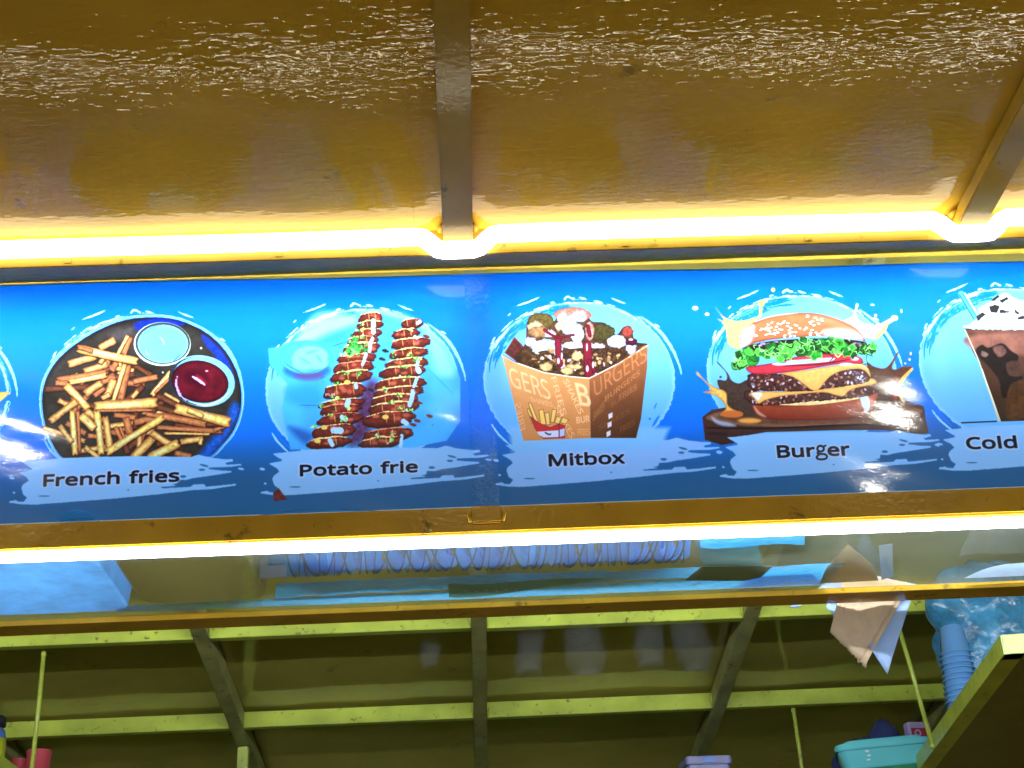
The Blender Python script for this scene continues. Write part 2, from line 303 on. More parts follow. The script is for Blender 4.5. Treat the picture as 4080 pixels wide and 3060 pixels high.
GLYPHS = '{"F":[416,[[[150,0],[78,0],[78,573],[398,573],[398,509],[150,509],[150,306],[383,306],[383,243],[150,243]]]],"r":[331,[[[269,438],[295,437],[319,433],[310,368],[287,372],[264,374],[252,373],[240,371],[228,368],[217,363],[206,358],[195,351],[186,343],[176,334],[168,324],[161,313],[154,301],[149,289],[144,275],[141,261],[139,245],[139,229],[139,0],[68,0],[68,430],[126,430],[134,351],[137,351],[144,363],[152,374],[161,385],[170,395],[180,404],[191,413],[202,420],[214,426],[227,431],[240,435],[254,437]]]],"e":[452,[[[234,438],[261,436],[286,432],[308,424],[329,414],[348,401],[364,385],[378,367],[390,346],[399,323],[406,299],[410,272],[411,244],[411,201],[117,201],[120,167],[127,137],[139,111],[154,90],[174,74],[197,62],[224,55],[254,52],[274,53],[293,54],[310,56],[327,60],[343,64],[359,69],[375,75],[392,82],[392,20],[376,13],[359,8],[343,3],[327,-1],[310,-4],[292,-6],[272,-8],[251,-8],[221,-6],[194,-2],[167,6],[143,17],[121,31],[101,48],[85,68],[70,91],[59,117],[51,146],[46,177],[44,212],[46,246],[50,277],[57,306],[68,333],[81,357],[96,378],[114,395],[134,411],[157,423],[181,431],[207,436]],[[233,380],[209,378],[188,372],[170,362],[154,348],[140,330],[130,309],[123,285],[119,257],[338,257],[337,275],[335,292],[331,307],[326,322],[320,334],[312,346],[303,356],[292,364],[280,371],[266,376],[251,379]]]],"n":[495,[[[275,438],[311,436],[343,429],[369,417],[391,401],[409,379],[421,352],[428,319],[431,280],[431,0],[361,0],[361,275],[359,299],[355,321],[348,338],[338,353],[324,364],[308,372],[288,377],[265,379],[232,376],[204,368],[182,356],[166,338],[154,316],[146,289],[140,258],[139,223],[139,0],[68,0],[68,430],[125,430],[136,371],[140,371],[147,382],[156,392],[165,401],[175,409],[186,416],[198,422],[210,427],[222,431],[235,434],[248,436],[262,437]]]],"c":[385,[[[241,-8],[213,-7],[187,-2],[162,5],[139,15],[118,28],[99,45],[83,65],[69,87],[58,114],[50,143],[46,176],[44,213],[46,250],[51,284],[59,315],[71,342],[85,365],[102,385],[121,401],[142,415],[166,425],[191,432],[217,436],[245,438],[262,437],[278,436],[293,434],[309,431],[323,427],[336,424],[348,419],[358,415],[337,356],[292,370],[244,376],[223,375],[204,371],[187,366],[172,358],[159,347],[148,335],[138,320],[131,303],[125,284],[120,263],[118,239],[117,213],[118,189],[120,166],[125,145],[131,126],[138,109],[148,94],[159,82],[172,71],[186,63],[202,58],[220,54],[240,53],[257,53],[273,55],[288,57],[302,60],[351,78],[351,15],[340,10],[328,5],[316,1],[304,-2],[290,-5],[275,-7],[258,-8]]]],"h":[495,[[[139,431],[138,399],[135,370],[140,370],[147,381],[155,391],[164,400],[174,407],[185,414],[196,420],[208,425],[221,429],[233,433],[247,435],[260,437],[273,437],[298,436],[321,433],[342,428],[360,421],[377,411],[391,400],[403,386],[413,370],[421,351],[426,330],[430,306],[431,280],[431,0],[361,0],[361,275],[359,299],[355,321],[348,338],[338,353],[324,364],[308,372],[288,377],[265,379],[242,377],[222,374],[204,368],[189,360],[177,350],[166,338],[157,324],[150,308],[145,289],[142,269],[139,246],[139,222],[139,0],[68,0],[68,609],[139,609]]]],"i":[207,[[[139,430],[139,0],[68,0],[68,430]],[[104,591],[112,590],[119,588],[126,585],[133,580],[138,574],[142,566],[144,557],[145,546],[144,536],[142,526],[138,519],[133,512],[126,508],[119,504],[112,502],[104,501],[96,502],[88,504],[81,508],[75,512],[69,519],[66,526],[63,536],[63,546],[63,557],[66,566],[69,574],[75,580],[81,585],[88,588],[96,590]]]],"s":[384,[[[348,119],[347,99],[343,80],[336,64],[327,49],[316,36],[302,24],[286,14],[268,6],[248,0],[226,-4],[202,-7],[176,-8],[155,-8],[135,-6],[116,-4],[99,-1],[83,3],[68,8],[55,13],[42,19],[42,83],[55,77],[70,71],[86,65],[104,60],[122,55],[141,52],[159,50],[178,49],[203,50],[224,53],[242,59],[256,66],[266,76],[274,86],[278,99],[280,112],[271,141],[266,148],[259,154],[250,160],[239,167],[227,173],[212,180],[194,188],[174,196],[154,204],[135,212],[118,220],[103,228],[89,236],[76,245],[66,255],[57,266],[50,278],[45,292],[42,307],[41,324],[44,350],[52,372],[66,392],[85,408],[109,421],[137,430],[168,436],[202,438],[221,437],[240,436],[258,434],[275,430],[292,426],[308,421],[324,415],[339,409],[315,353],[258,372],[243,376],[228,378],[213,380],[197,380],[177,379],[159,377],[144,372],[131,366],[121,358],[114,350],[110,339],[108,328],[109,319],[111,312],[114,304],[119,298],[125,292],[133,286],[142,280],[154,274],[219,246],[239,239],[257,231],[274,223],[289,215],[302,206],[314,197],[324,187],[333,176],[339,164],[344,150],[347,135]]]],"P":[485,[[[229,573],[282,570],[326,562],[363,548],[393,528],[415,504],[431,475],[441,442],[444,404],[444,387],[441,370],[438,353],[433,336],[426,321],[417,306],[407,292],[395,278],[380,266],[364,255],[345,246],[324,238],[301,231],[275,227],[247,224],[216,223],[150,223],[150,0],[78,0],[78,573]],[[223,511],[150,511],[150,285],[208,285],[234,285],[258,288],[279,291],[298,296],[315,303],[330,311],[342,322],[352,334],[360,347],[365,363],[369,381],[370,401],[367,427],[361,449],[350,468],[334,484],[314,495],[289,504],[258,509]]]],"o":[485,[[[442,216],[441,190],[438,165],[434,142],[428,121],[420,101],[411,82],[400,66],[388,51],[374,37],[359,25],[342,15],[324,7],[305,0],[285,-4],[264,-7],[241,-8],[221,-7],[200,-4],[181,0],[163,7],[145,15],[129,25],[114,37],[100,51],[88,66],[77,82],[67,101],[59,121],[52,142],[48,165],[45,190],[44,216],[46,250],[50,282],[58,310],[68,336],[81,360],[97,380],[116,397],[137,412],[161,423],[186,431],[214,436],[244,438],[272,436],[299,431],[324,423],[347,412],[368,397],[387,380],[403,360],[417,336],[428,310],[436,282],[440,250]],[[117,216],[118,191],[120,169],[125,147],[130,128],[138,110],[147,95],[159,82],[172,71],[187,62],[203,56],[222,52],[243,51],[264,52],[282,56],[299,62],[314,71],[327,82],[339,95],[348,110],[356,128],[361,147],[366,169],[368,191],[369,216],[368,240],[365,263],[361,284],[355,303],[348,320],[338,335],[327,348],[314,359],[299,367],[282,374],[263,377],[242,379],[212,376],[185,368],[164,354],[147,335],[134,311],[124,284],[119,252]]]],"t":[289,[[[212,50],[245,53],[272,59],[272,5],[240,-4],[200,-8],[183,-7],[167,-5],[152,-1],[138,4],[124,11],[112,20],[101,31],[91,44],[84,60],[78,79],[75,100],[74,125],[74,375],[13,375],[13,409],[75,437],[103,528],[144,528],[144,430],[269,430],[269,375],[144,375],[144,127],[146,108],[149,93],[155,79],[163,69],[173,60],[185,54],[198,51]]]],"a":[450,[[[231,437],[268,435],[299,428],[326,418],[347,403],[364,383],[376,358],[383,328],[385,293],[385,0],[334,0],[320,61],[317,61],[307,50],[298,40],[288,30],[279,22],[268,15],[258,9],[246,3],[234,-1],[220,-4],[206,-6],[190,-8],[172,-8],[154,-7],[136,-5],[119,0],[103,6],[88,13],[75,23],[64,34],[55,48],[47,63],[41,80],[38,99],[37,119],[40,150],[50,176],[65,199],[87,219],[116,234],[152,245],[194,253],[243,257],[316,259],[316,285],[315,309],[310,330],[303,347],[293,359],[280,368],[265,375],[247,379],[227,380],[210,379],[194,378],[178,374],[163,370],[106,347],[84,400],[99,408],[115,414],[132,421],[151,426],[170,431],[190,434],[210,436]],[[252,208],[215,205],[184,200],[159,192],[141,182],[127,170],[118,155],[112,138],[110,119],[111,102],[115,87],[122,75],[132,66],[144,58],[157,53],[172,50],[188,49],[215,51],[238,56],[260,66],[279,79],[295,96],[306,117],[313,142],[315,172],[315,210]]]],"f":[276,[[[266,375],[158,375],[158,0],[87,0],[87,375],[12,375],[12,408],[87,432],[87,457],[88,483],[92,507],[97,528],[104,547],[113,563],[124,577],[137,588],[152,597],[168,604],[186,609],[206,612],[227,613],[274,609],[310,599],[292,544],[262,552],[228,556],[211,554],[197,550],[185,542],[175,532],[168,519],[162,502],[159,481],[158,458],[158,430],[266,430]]]],"M":[727,[[[330,0],[142,502],[139,502],[142,461],[144,407],[144,347],[144,0],[78,0],[78,573],[184,573],[361,103],[364,103],[544,573],[650,573],[650,0],[578,0],[578,352],[579,408],[581,460],[584,501],[581,501],[390,0]]]],"b":[493,[[[139,461],[138,410],[135,373],[139,373],[149,386],[161,398],[174,409],[189,419],[206,427],[226,432],[248,436],[272,437],[310,434],[344,423],[374,406],[401,381],[422,350],[437,312],[446,267],[449,215],[448,180],[444,147],[437,118],[427,91],[415,68],[400,48],[384,31],[365,17],[344,6],[322,-2],[298,-6],[272,-8],[248,-7],[226,-3],[206,2],[189,10],[174,20],[161,31],[149,42],[139,55],[133,55],[119,0],[68,0],[68,609],[139,609]],[[260,379],[238,377],[219,374],[202,369],[188,361],[175,351],[165,339],[157,325],[150,308],[145,289],[142,268],[139,244],[139,217],[139,214],[140,177],[145,144],[153,116],[165,93],[181,74],[202,61],[229,53],[261,51],[288,53],[312,61],[332,74],[348,93],[360,117],[369,145],[374,178],[376,216],[374,254],[369,287],[360,315],[348,338],[331,356],[311,368],[288,376]]]],"x":[424,[[[170,220],[22,430],[102,430],[213,268],[322,430],[402,430],[253,220],[410,0],[330,0],[213,172],[94,0],[14,0]]]],"B":[521,[[[241,573],[292,571],[336,565],[373,555],[404,541],[428,522],[445,497],[455,467],[459,431],[458,414],[456,399],[452,384],[446,371],[439,358],[431,347],[421,337],[409,328],[396,320],[382,313],[367,308],[350,304],[350,300],[367,297],[384,292],[400,286],[415,279],[429,271],[441,261],[452,249],[461,236],[468,221],[474,203],[477,184],[478,163],[476,138],[472,115],[464,93],[454,74],[441,57],[425,42],[406,29],[385,19],[362,11],[337,5],[309,1],[279,0],[78,0],[78,573]],[[256,329],[290,330],[318,335],[340,342],[357,352],[369,366],[377,382],[382,401],[384,423],[382,445],[376,463],[365,478],[351,490],[332,499],[308,506],[279,510],[245,511],[150,511],[150,329]],[[150,269],[150,61],[265,61],[301,63],[330,68],[354,78],[371,91],[384,107],[394,125],[399,145],[401,168],[400,183],[398,197],[394,210],[388,221],[380,232],[370,241],[358,249],[344,256],[327,262],[307,266],[285,268],[260,269]]]],"u":[495,[[[427,430],[427,0],[370,0],[359,57],[356,57],[349,46],[340,36],[331,28],[321,20],[310,13],[298,8],[286,3],[273,-1],[260,-4],[247,-6],[234,-8],[220,-8],[195,-7],[173,-4],[152,1],[134,8],[117,18],[103,29],[91,43],[81,59],[73,78],[68,99],[64,122],[63,148],[63,430],[135,430],[135,153],[136,129],[141,108],[148,91],[158,76],[171,65],[188,57],[207,52],[230,51],[253,52],[273,55],[291,61],[306,69],[319,79],[330,91],[338,105],[345,121],[350,140],[354,160],[356,182],[357,206],[357,430]]]],"g":[493,[[[221,438],[241,437],[261,434],[280,429],[297,422],[314,413],[329,402],[343,388],[355,373],[359,373],[369,430],[425,430],[425,-7],[424,-36],[420,-63],[413,-88],[404,-109],[392,-129],[378,-146],[361,-160],[341,-172],[318,-181],[293,-187],[264,-191],[233,-192],[210,-192],[188,-191],[167,-189],[147,-186],[128,-182],[110,-177],[94,-172],[78,-165],[78,-100],[94,-108],[111,-114],[129,-120],[149,-125],[170,-129],[191,-132],[214,-133],[237,-134],[263,-132],[286,-126],[306,-116],[324,-101],[337,-84],[347,-63],[353,-39],[355,-13],[355,4],[356,32],[358,57],[354,57],[343,42],[329,28],[315,17],[299,8],[281,1],[263,-4],[243,-7],[221,-8],[182,-4],[147,7],[117,25],[91,51],[70,83],[56,121],[47,164],[44,214],[47,263],[56,306],[70,344],[91,377],[117,404],[147,423],[181,434]],[[230,379],[213,377],[197,374],[182,368],[169,359],[157,349],[147,336],[138,320],[130,303],[125,284],[120,262],[118,239],[117,213],[119,176],[124,143],[134,115],[146,92],[163,73],[182,60],[205,52],[232,50],[248,50],[262,52],[276,54],[288,58],[299,63],[309,69],[318,76],[326,85],[334,94],[340,105],[345,117],[349,131],[352,145],[354,161],[356,179],[356,197],[356,214],[355,242],[353,267],[349,289],[343,309],[335,326],[326,340],[315,352],[302,362],[287,369],[270,374],[251,377]]]],"C":[506,[[[323,517],[301,516],[280,513],[260,508],[241,502],[223,493],[206,482],[192,470],[178,456],[166,440],[155,423],[146,404],[139,383],[133,361],[129,337],[126,312],[125,286],[126,252],[131,220],[138,191],[147,164],[160,139],[175,117],[192,99],[213,83],[236,71],[262,62],[291,57],[322,55],[341,56],[359,57],[377,59],[394,62],[460,78],[460,15],[443,10],[427,5],[410,1],[393,-2],[375,-5],[356,-7],[335,-8],[312,-8],[270,-6],[232,1],[197,12],[166,28],[139,48],[115,72],[95,99],[78,131],[65,165],[56,203],[51,244],[49,287],[50,319],[53,349],[59,378],[67,406],[77,432],[89,456],[103,478],[120,499],[138,517],[159,534],[181,548],[206,559],[233,569],[261,575],[292,579],[324,581],[346,580],[367,578],[388,576],[409,572],[429,567],[448,561],[465,554],[482,547],[453,486],[394,508],[378,512],[360,515],[342,517]]]],"l":[207,[[[139,0],[68,0],[68,609],[139,609]]]],"d":[493,[[[221,-8],[182,-5],[148,6],[118,23],[92,48],[71,79],[56,117],[47,162],[44,214],[47,266],[56,311],[71,350],[93,381],[119,406],[149,424],[183,434],[221,438],[238,437],[253,436],[267,433],[280,429],[292,425],[303,420],[314,413],[323,407],[354,374],[359,374],[356,405],[354,438],[354,609],[425,609],[425,0],[368,0],[358,58],[354,58],[323,24],[314,17],[303,11],[292,6],[279,1],[266,-3],[252,-6],[237,-7]],[[232,51],[263,53],[290,60],[311,71],[328,88],[340,109],[348,135],[354,165],[355,200],[355,213],[354,251],[349,284],[340,313],[329,336],[313,355],[291,369],[264,377],[231,379],[204,376],[181,368],[162,354],[146,334],[133,309],[124,281],[119,249],[117,213],[119,176],[124,144],[133,116],[146,93],[162,74],[181,61],[205,53]]]],"U":[586,[[[513,202],[512,173],[507,146],[500,120],[489,95],[476,72],[459,52],[439,35],[416,20],[389,8],[360,-1],[327,-6],[290,-8],[240,-4],[196,7],[159,25],[128,50],[104,82],[86,118],[76,158],[72,204],[72,573],[144,573],[144,201],[147,168],[154,139],[165,114],[182,93],[203,76],[228,64],[259,57],[294,55],[319,56],[342,59],[361,65],[379,73],[394,84],[407,96],[418,110],[427,126],[433,143],[438,161],[441,181],[442,202],[442,573],[513,573]]]],"G":[583,[[[326,302],[524,302],[524,22],[501,15],[478,8],[454,3],[431,-1],[406,-4],[380,-6],[352,-8],[323,-8],[280,-6],[241,1],[205,12],[173,28],[145,47],[120,71],[98,98],[81,130],[67,164],[57,202],[51,243],[49,286],[51,330],[58,370],[69,407],[84,442],[104,473],[127,500],[154,524],[186,544],[220,560],[259,571],[300,578],[346,581],[369,580],[392,578],[415,576],[437,572],[458,567],[478,561],[498,554],[516,547],[489,484],[473,491],[457,497],[439,503],[421,508],[401,512],[382,515],[362,517],[342,517],[309,515],[278,510],[250,501],[225,489],[202,474],[181,455],[164,434],[150,409],[139,382],[131,353],[126,321],[124,286],[126,253],[130,222],[137,193],[146,166],[159,141],[175,119],[194,100],[216,84],[241,71],[270,62],[303,56],[340,55],[358,55],[375,56],[390,57],[404,59],[452,68],[452,238],[326,238]]]],"E":[446,[[[398,0],[78,0],[78,573],[398,573],[398,509],[150,509],[150,330],[383,330],[383,268],[150,268],[150,63],[398,63]]]],"R":[498,[[[236,573],[270,571],[301,568],[329,562],[353,555],[375,544],[393,532],[409,517],[422,500],[432,481],[439,460],[443,436],[444,410],[443,388],[440,368],[435,350],[427,334],[418,319],[408,306],[397,295],[385,285],[371,277],[358,269],[344,262],[330,257],[487,0],[403,0],[264,237],[150,237],[150,0],[78,0],[78,573]],[[232,510],[150,510],[150,298],[236,298],[268,299],[296,304],[319,313],[338,325],[352,341],[362,359],[368,381],[370,407],[369,424],[366,440],[361,455],[355,467],[346,477],[336,486],[324,494],[310,500],[293,504],[275,507],[254,509]]]],"S":[440,[[[403,153],[401,128],[396,106],[389,85],[378,66],[364,49],[348,35],[328,22],[307,11],[283,3],[257,-3],[228,-7],[198,-8],[137,-5],[83,4],[41,19],[41,88],[56,82],[73,76],[92,70],[113,65],[134,60],[156,57],[179,55],[201,55],[222,55],[240,57],[257,61],[273,66],[286,72],[298,79],[308,88],[316,98],[322,109],[327,120],[329,133],[330,147],[330,160],[327,173],[324,184],[318,194],[311,204],[302,213],[291,221],[277,230],[261,238],[242,247],[220,255],[196,265],[178,272],[161,279],[146,286],[131,294],[118,302],[106,311],[95,320],[85,330],[76,340],[69,351],[63,363],[57,375],[53,389],[50,403],[49,418],[48,435],[50,457],[54,477],[61,496],[71,513],[84,528],[99,542],[116,553],[136,563],[157,571],[180,576],[205,579],[231,581],[254,580],[276,578],[297,576],[318,572],[337,567],[355,562],[372,555],[389,549],[366,487],[351,493],[336,499],[319,504],[302,508],[284,512],[266,515],[248,517],[229,517],[212,517],[196,515],[182,511],[169,507],[158,501],[148,494],[140,486],[133,478],[128,468],[124,457],[122,446],[121,434],[122,420],[124,407],[128,396],[133,386],[140,376],[149,367],[160,359],[172,351],[187,343],[204,335],[224,327],[246,318],[270,309],[293,299],[313,289],[332,279],[348,268],[362,255],[374,242],[385,228],[392,212],[398,194],[401,175]]]],"H":[594,[[[516,0],[443,0],[443,267],[150,267],[150,0],[78,0],[78,573],[150,573],[150,330],[443,330],[443,573],[516,573]]]],"K":[496,[[[496,0],[411,0],[209,273],[150,222],[150,0],[78,0],[78,573],[150,573],[150,290],[199,345],[249,399],[403,573],[488,573],[261,323]]]],"A":[512,[[[437,0],[368,177],[141,177],[73,0],[0,0],[224,575],[289,575],[512,0]],[[282,415],[274,438],[263,473],[255,500],[247,468],[238,438],[230,415],[165,241],[346,241]]]],"I":[272,[[[239,0],[32,0],[32,42],[99,57],[99,515],[32,531],[32,573],[239,573],[239,531],[172,515],[172,57],[239,42]]]]}'
# ---------------------------------------------------------------- printed artwork of the menu banner (painted with numpy)
TX0, TX1, TS0, TS1 = -1.70, 1.90, -0.2065, 0.2260
TW, TH = 4200, 505
class Art:
    def __init__(self):
        xs = TX0 + (np.arange(TW) + .5) * (TX1 - TX0) / TW
        ss = TS0 + (np.arange(TH) + .5) * (TS1 - TS0) / TH
        self.X, self.Sg = np.meshgrid(xs, ss)
        P = SP0[None, None, :] + self.Sg[..., None] * SDIR + np.stack([self.X, 0 * self.X, 0 * self.X], -1)
        v = P - CAM
        z = v @ FWD
        self.PX = CX + FL * (v @ RGT) / z
        self.PY = CY - FL * (v @ UPV) / z
        self.C = np.zeros((TH, TW, 3))
        rg = np.random.default_rng(5)
        self.N = [rg.random((257, 257)) for _ in range(4)]
    def plane(self, px, py):
        d = FWD * FL + RGT * (px - CX) - UPV * (py - CY)
        t = ((SP0 - CAM) @ SNOR) / (d @ SNOR)
        p = CAM + d * t
        return p[0], (p - SP0) @ SDIR
    def win(self, pts, pad=6):
        pts = np.asarray(pts, float)
        x0, y0 = pts.min(0) - pad; x1, y1 = pts.max(0) + pad
        q = [self.plane(a, b) for a in (x0, x1) for b in (y0, y1)]
        qx = [a for a, b in q]; qs = [b for a, b in q]
        i0 = int((min(qx) - TX0) / (TX1 - TX0) * TW) - 1; i1 = int((max(qx) - TX0) / (TX1 - TX0) * TW) + 2
        j0 = int((min(qs) - TS0) / (TS1 - TS0) * TH) - 1; j1 = int((max(qs) - TS0) / (TS1 - TS0) * TH) + 2
        return slice(max(j0, 0), max(min(j1, TH), 0)), slice(max(i0, 0), max(min(i1, TW), 0))
    def noise(self, x, y, k=0):
        n = self.N[k % 4]; x = x % 256; y = y % 256
        i = np.floor(x).astype(int); j = np.floor(y).astype(int); u = x - i; v = y - j
        u = u * u * (3 - 2 * u); v = v * v * (3 - 2 * v)
        return (n[j, i] * (1 - u) + n[j, i + 1] * u) * (1 - v) + (n[j + 1, i] * (1 - u) + n[j + 1, i + 1] * u) * v
    def fbm(self, x, y, k=0):
        return .55 * self.noise(x, y, k) + .3 * self.noise(x * 2.1 + 7, y * 2.1 + 3, k + 1) + .15 * self.noise(x * 4.3 + 1, y * 4.3 + 9, k + 2)
    def put(self, w, a, col):
        a = np.clip(a, 0, 1)[..., None]
        col = np.asarray(col, float)
        if col.ndim == 1: col = col[None, None, :]
        self.C[w] = self.C[w] * (1 - a) + col / 255. * a
def spline(pts, closed=True, n=6):
    P = np.asarray(pts, float); m = len(P); out = []
    for i in range(m if closed else m - 1):
        if closed: a, b, c, d = P[i - 1], P[i], P[(i + 1) % m], P[(i + 2) % m]
        else: a, b, c, d = P[max(i - 1, 0)], P[i], P[i + 1], P[min(i + 2, m - 1)]
        for k in range(n):
            t = k / n
            out.append(.5 * (2 * b + (c - a) * t + (2 * a - 5 * b + 4 * c - d) * t * t + (3 * b - a - 3 * c + d) * t ** 3))
    if not closed: out.append(P[-1])
    return np.array(out)
def sdpoly(px, py, polys):
    d = np.full(px.shape, 1e9); ins = np.zeros(px.shape, bool)
    for P in polys:
        P = np.asarray(P, float)
        for i in range(len(P)):
            ax, ay = P[i - 1]; bx, by = P[i]
            ex, ey = bx - ax, by - ay; wx, wy = px - ax, py - ay
            t = np.clip((wx * ex + wy * ey) / (ex * ex + ey * ey + 1e-9), 0, 1)
            d = np.minimum(d, (wx - t * ex) ** 2 + (wy - t * ey) ** 2)
            if ey: ins ^= ((ay > py) != (by > py)) & (px < ex * (py - ay) / ey + ax)
    d = np.sqrt(d)
    return np.where(ins, -d, d)
class Panel:
    """drawing in photograph-pixel coordinates given in a local frame (origin, scale)"""
    def __init__(s, art, ox, oy, sc): s.a, s.ox, s.oy, s.sc = art, ox, oy, sc
    def g(s, pts): return np.asarray(pts, float) / s.sc + (s.ox, s.oy)
    def sd(s, polys):
        polys = [s.g(p) for p in polys]
        w = s.a.win(np.concatenate(polys)); px, py = s.a.PX[w], s.a.PY[w]
        return w, px, py, sdpoly(px, py, polys)
    def poly(s, pts, col, smooth=True, aa=2., edge=None, ew=10, noise=0, nf=.1, grow=0, alpha=1, dark=None, rough=0, clip=None):
        P = spline(pts) if smooth else np.asarray(pts, float)
        w, px, py, d = s.sd([P])
        if px.size == 0: return
        if rough: d = d + rough * (s.a.fbm(px * .09, py * .09, 2) - .5) * 2
        d = d - grow
        s.fill(w, px, py, d, col, aa, edge, ew, noise, nf, alpha, dark, clip)
    def fill(s, w, px, py, d, col, aa=2., edge=None, ew=10, noise=0, nf=.1, alpha=1, dark=None, clip=None):
        c = np.zeros(px.shape + (3,)) + np.asarray(col, float)
        if noise:
            n = (s.a.fbm(px * nf, py * nf, 1) - .5) * 2
            c = c * (1 + noise * n[..., None])
        if dark is not None:   # printed picture: tone runs across the shape (dx, dy, colour)
            dx, dy, c2 = dark
            t = px * dx + py * dy
            t = np.clip((t - t[d < 0].min()) / max(np.ptp(t[d < 0]), 1e-6), 0, 1)[..., None] if (d < 0).any() else 0
            c = c * (1 - t) + np.asarray(c2, float) * t
        if edge is not None:
            k = np.clip(1 + d / ew, 0, 1)[..., None] ** 1.3
            c = c * (1 - k) + np.asarray(edge, float) * k
        al = np.clip(.5 - d / aa, 0, 1) * alpha
        if clip is not None: al = al * clip(px, py)
        s.a.put(w, al, np.clip(c, 0, 255))
    def ell(s, cx, cy, rx, ry, col, rot=0, n=28, **k):
        t = np.arange(n) * 2 * math.pi / n; c, q = math.cos(rot), math.sin(rot)
        x, y = rx * np.cos(t), ry * np.sin(t)
        s.poly(np.stack([cx + x * c - y * q, cy + x * q + y * c], -1), col, smooth=False, **k)
    def stroke(s, pts, wd, col, taper=0, closed=False, aa=2., noise=0, rough=0, alpha=1, sm=True, edge=None, ew=6, clip=None):
        P = s.g(spline(pts, closed) if sm and len(pts) > 2 else pts)
        w = s.a.win(P, wd / s.sc + 6); px, py = s.a.PX[w], s.a.PY[w]
        if px.size == 0: return
        L = np.concatenate([[0], np.cumsum(np.hypot(*np.diff(P, axis=0).T))]); L /= max(L[-1], 1e-9)
        best = np.full(px.shape, 1e9)
        for i in range(1, len(P)):
            ax, ay = P[i - 1]; bx, by = P[i]; ex, ey = bx - ax, by - ay; wx, wy = px - ax, py - ay
            t = np.clip((wx * ex + wy * ey) / (ex * ex + ey * ey + 1e-9), 0, 1)
            u = L[i - 1] + t * (L[i] - L[i - 1])
            r = wd / s.sc / 2 * ((1 - taper) + taper * np.sin(math.pi * np.clip(u, 0, 1)) ** .7 if taper else 1)
            best = np.minimum(best, np.hypot(wx - t * ex, wy - t * ey) - r)
        if rough: best = best + rough * (s.a.fbm(px * .13, py * .13, 2) - .5) * 2
        s.fill(w, px, py, best, col, aa, edge, ew, noise, .12, alpha, clip=clip)
    def fry(s, x1, y1, x2, y2, wd, tone, rg):
        v = np.array([x2 - x1, y2 - y1], float); l = np.hypot(*v); v /= l; n = np.array([-v[1], v[0]]) * wd / 2
        a, b = np.array([x1, y1]), np.array([x2, y2]); j = lambda: rg.uniform(.82, 1.05)
        P = [a + n * j(), a + v * l * .5 + n * j() * 1.04, b + n * j(), b + v * wd * .12, b - n * j(), a + v * l * .5 - n * j() * 1.04, a - n * j(), a - v * wd * .1]
        base, ed = {'l': ((224, 212, 120), (150, 86, 46)), 'm': ((212, 180, 102), (124, 64, 42)), 'b': ((184, 122, 76), (108, 52, 38)), 'd': ((110, 64, 44), (54, 24, 18))}[tone]
        s.poly([p + (3, 9) for p in P], (34, 14, 12), aa=5, alpha=.85)
        s.poly(P, base, edge=ed, ew=wd / s.sc * .40, noise=.24, nf=.10, rough=1.6)
        if tone in 'lm':
            o = n * rg.uniform(-.25, .1); u, q = rg.uniform(.1, .35), rg.uniform(.55, .9)
            s.stroke([a + v * l * u + o, a + v * l * q + o], wd * .30, (186, 214, 182) if tone == 'l' else (222, 204, 138), aa=wd / s.sc * .25, alpha=.75, sm=False)
        for _ in range(2):
            t = rg.uniform(0, 1); e = a + v * l * t + n * rg.uniform(-.8, .9)
            s.ell(e[0], e[1], wd * rg.uniform(.1, .3), wd * .09, ed, rot=math.atan2(v[1], v[0]), aa=6, alpha=.45, n=8)
def text(art, G, t, p0, p1, cap, col, bold=.02, alpha=1., halo=None, spacing=0):
    """t on the banner plane, baseline from photo pixel p0 to p1, cap = cap height in photo pixels"""
    x0, s0 = art.plane(*p0); x1, s1 = art.plane(*p1); xh, sh = art.plane(p0[0], p0[1] - cap)
    adv = []; X = 0
    for ch in t:
        if ch == ' ': adv.append((X, None)); X += 260; continue
        adv.append((X, ch)); X += G[ch][0] + spacing
    kx = (x1 - x0) / X; ky = (sh - s0) / 714.; sl = (s1 - s0) / (x1 - x0)
    for off, ch in adv:
        if ch is None: continue
        polys = []
        for q in G[ch][1]:
            q = np.array(q, float); xx = x0 + (q[:, 0] + off) * kx
            polys.append(np.stack([xx, s0 + (xx - x0) * sl + q[:, 1] * ky], -1))
        A = np.concatenate(polys); pad = .004
        i0 = int((A[:, 0].min() - pad - TX0) / (TX1 - TX0) * TW); i1 = int((A[:, 0].max() + pad - TX0) / (TX1 - TX0) * TW) + 1
        j0 = int((A[:, 1].min() - pad - TS0) / (TS1 - TS0) * TH); j1 = int((A[:, 1].max() + pad - TS0) / (TS1 - TS0) * TH) + 1
        w = (slice(max(j0, 0), max(j1, 0)), slice(max(i0, 0), max(i1, 0)))
        d = sdpoly(art.X[w], art.Sg[w], polys) - bold * ky * 714
        if halo: art.put(w, (.5 - (d - .0022) / .0035) * .55, halo)
        art.put(w, (.5 - d / .0009) * alpha, col)
def ptext(pan, G, t, p0, ux, uy, col, bold=.02, alpha=1.):
    """t drawn inside a printed picture: baseline vector ux (whole length), cap-height vector uy, in panel units"""
    p0, ux, uy = (np.asarray(q, float) for q in (p0, ux, uy)); X = sum(G[c][0] for c in t); off = 0
    for ch in t:
        polys = []
        for q in G[ch][1]:
            q = np.array(q, float)
            polys.append(p0 + np.outer((q[:, 0] + off) / X, ux) + np.outer(q[:, 1] / 714., uy))
        w, px, py, d = pan.sd(polys)
        if px.size: pan.a.put(w, (.5 - (d - bold * np.hypot(*uy) / pan.sc) / 2.) * alpha, col)
        off += G[ch][0]
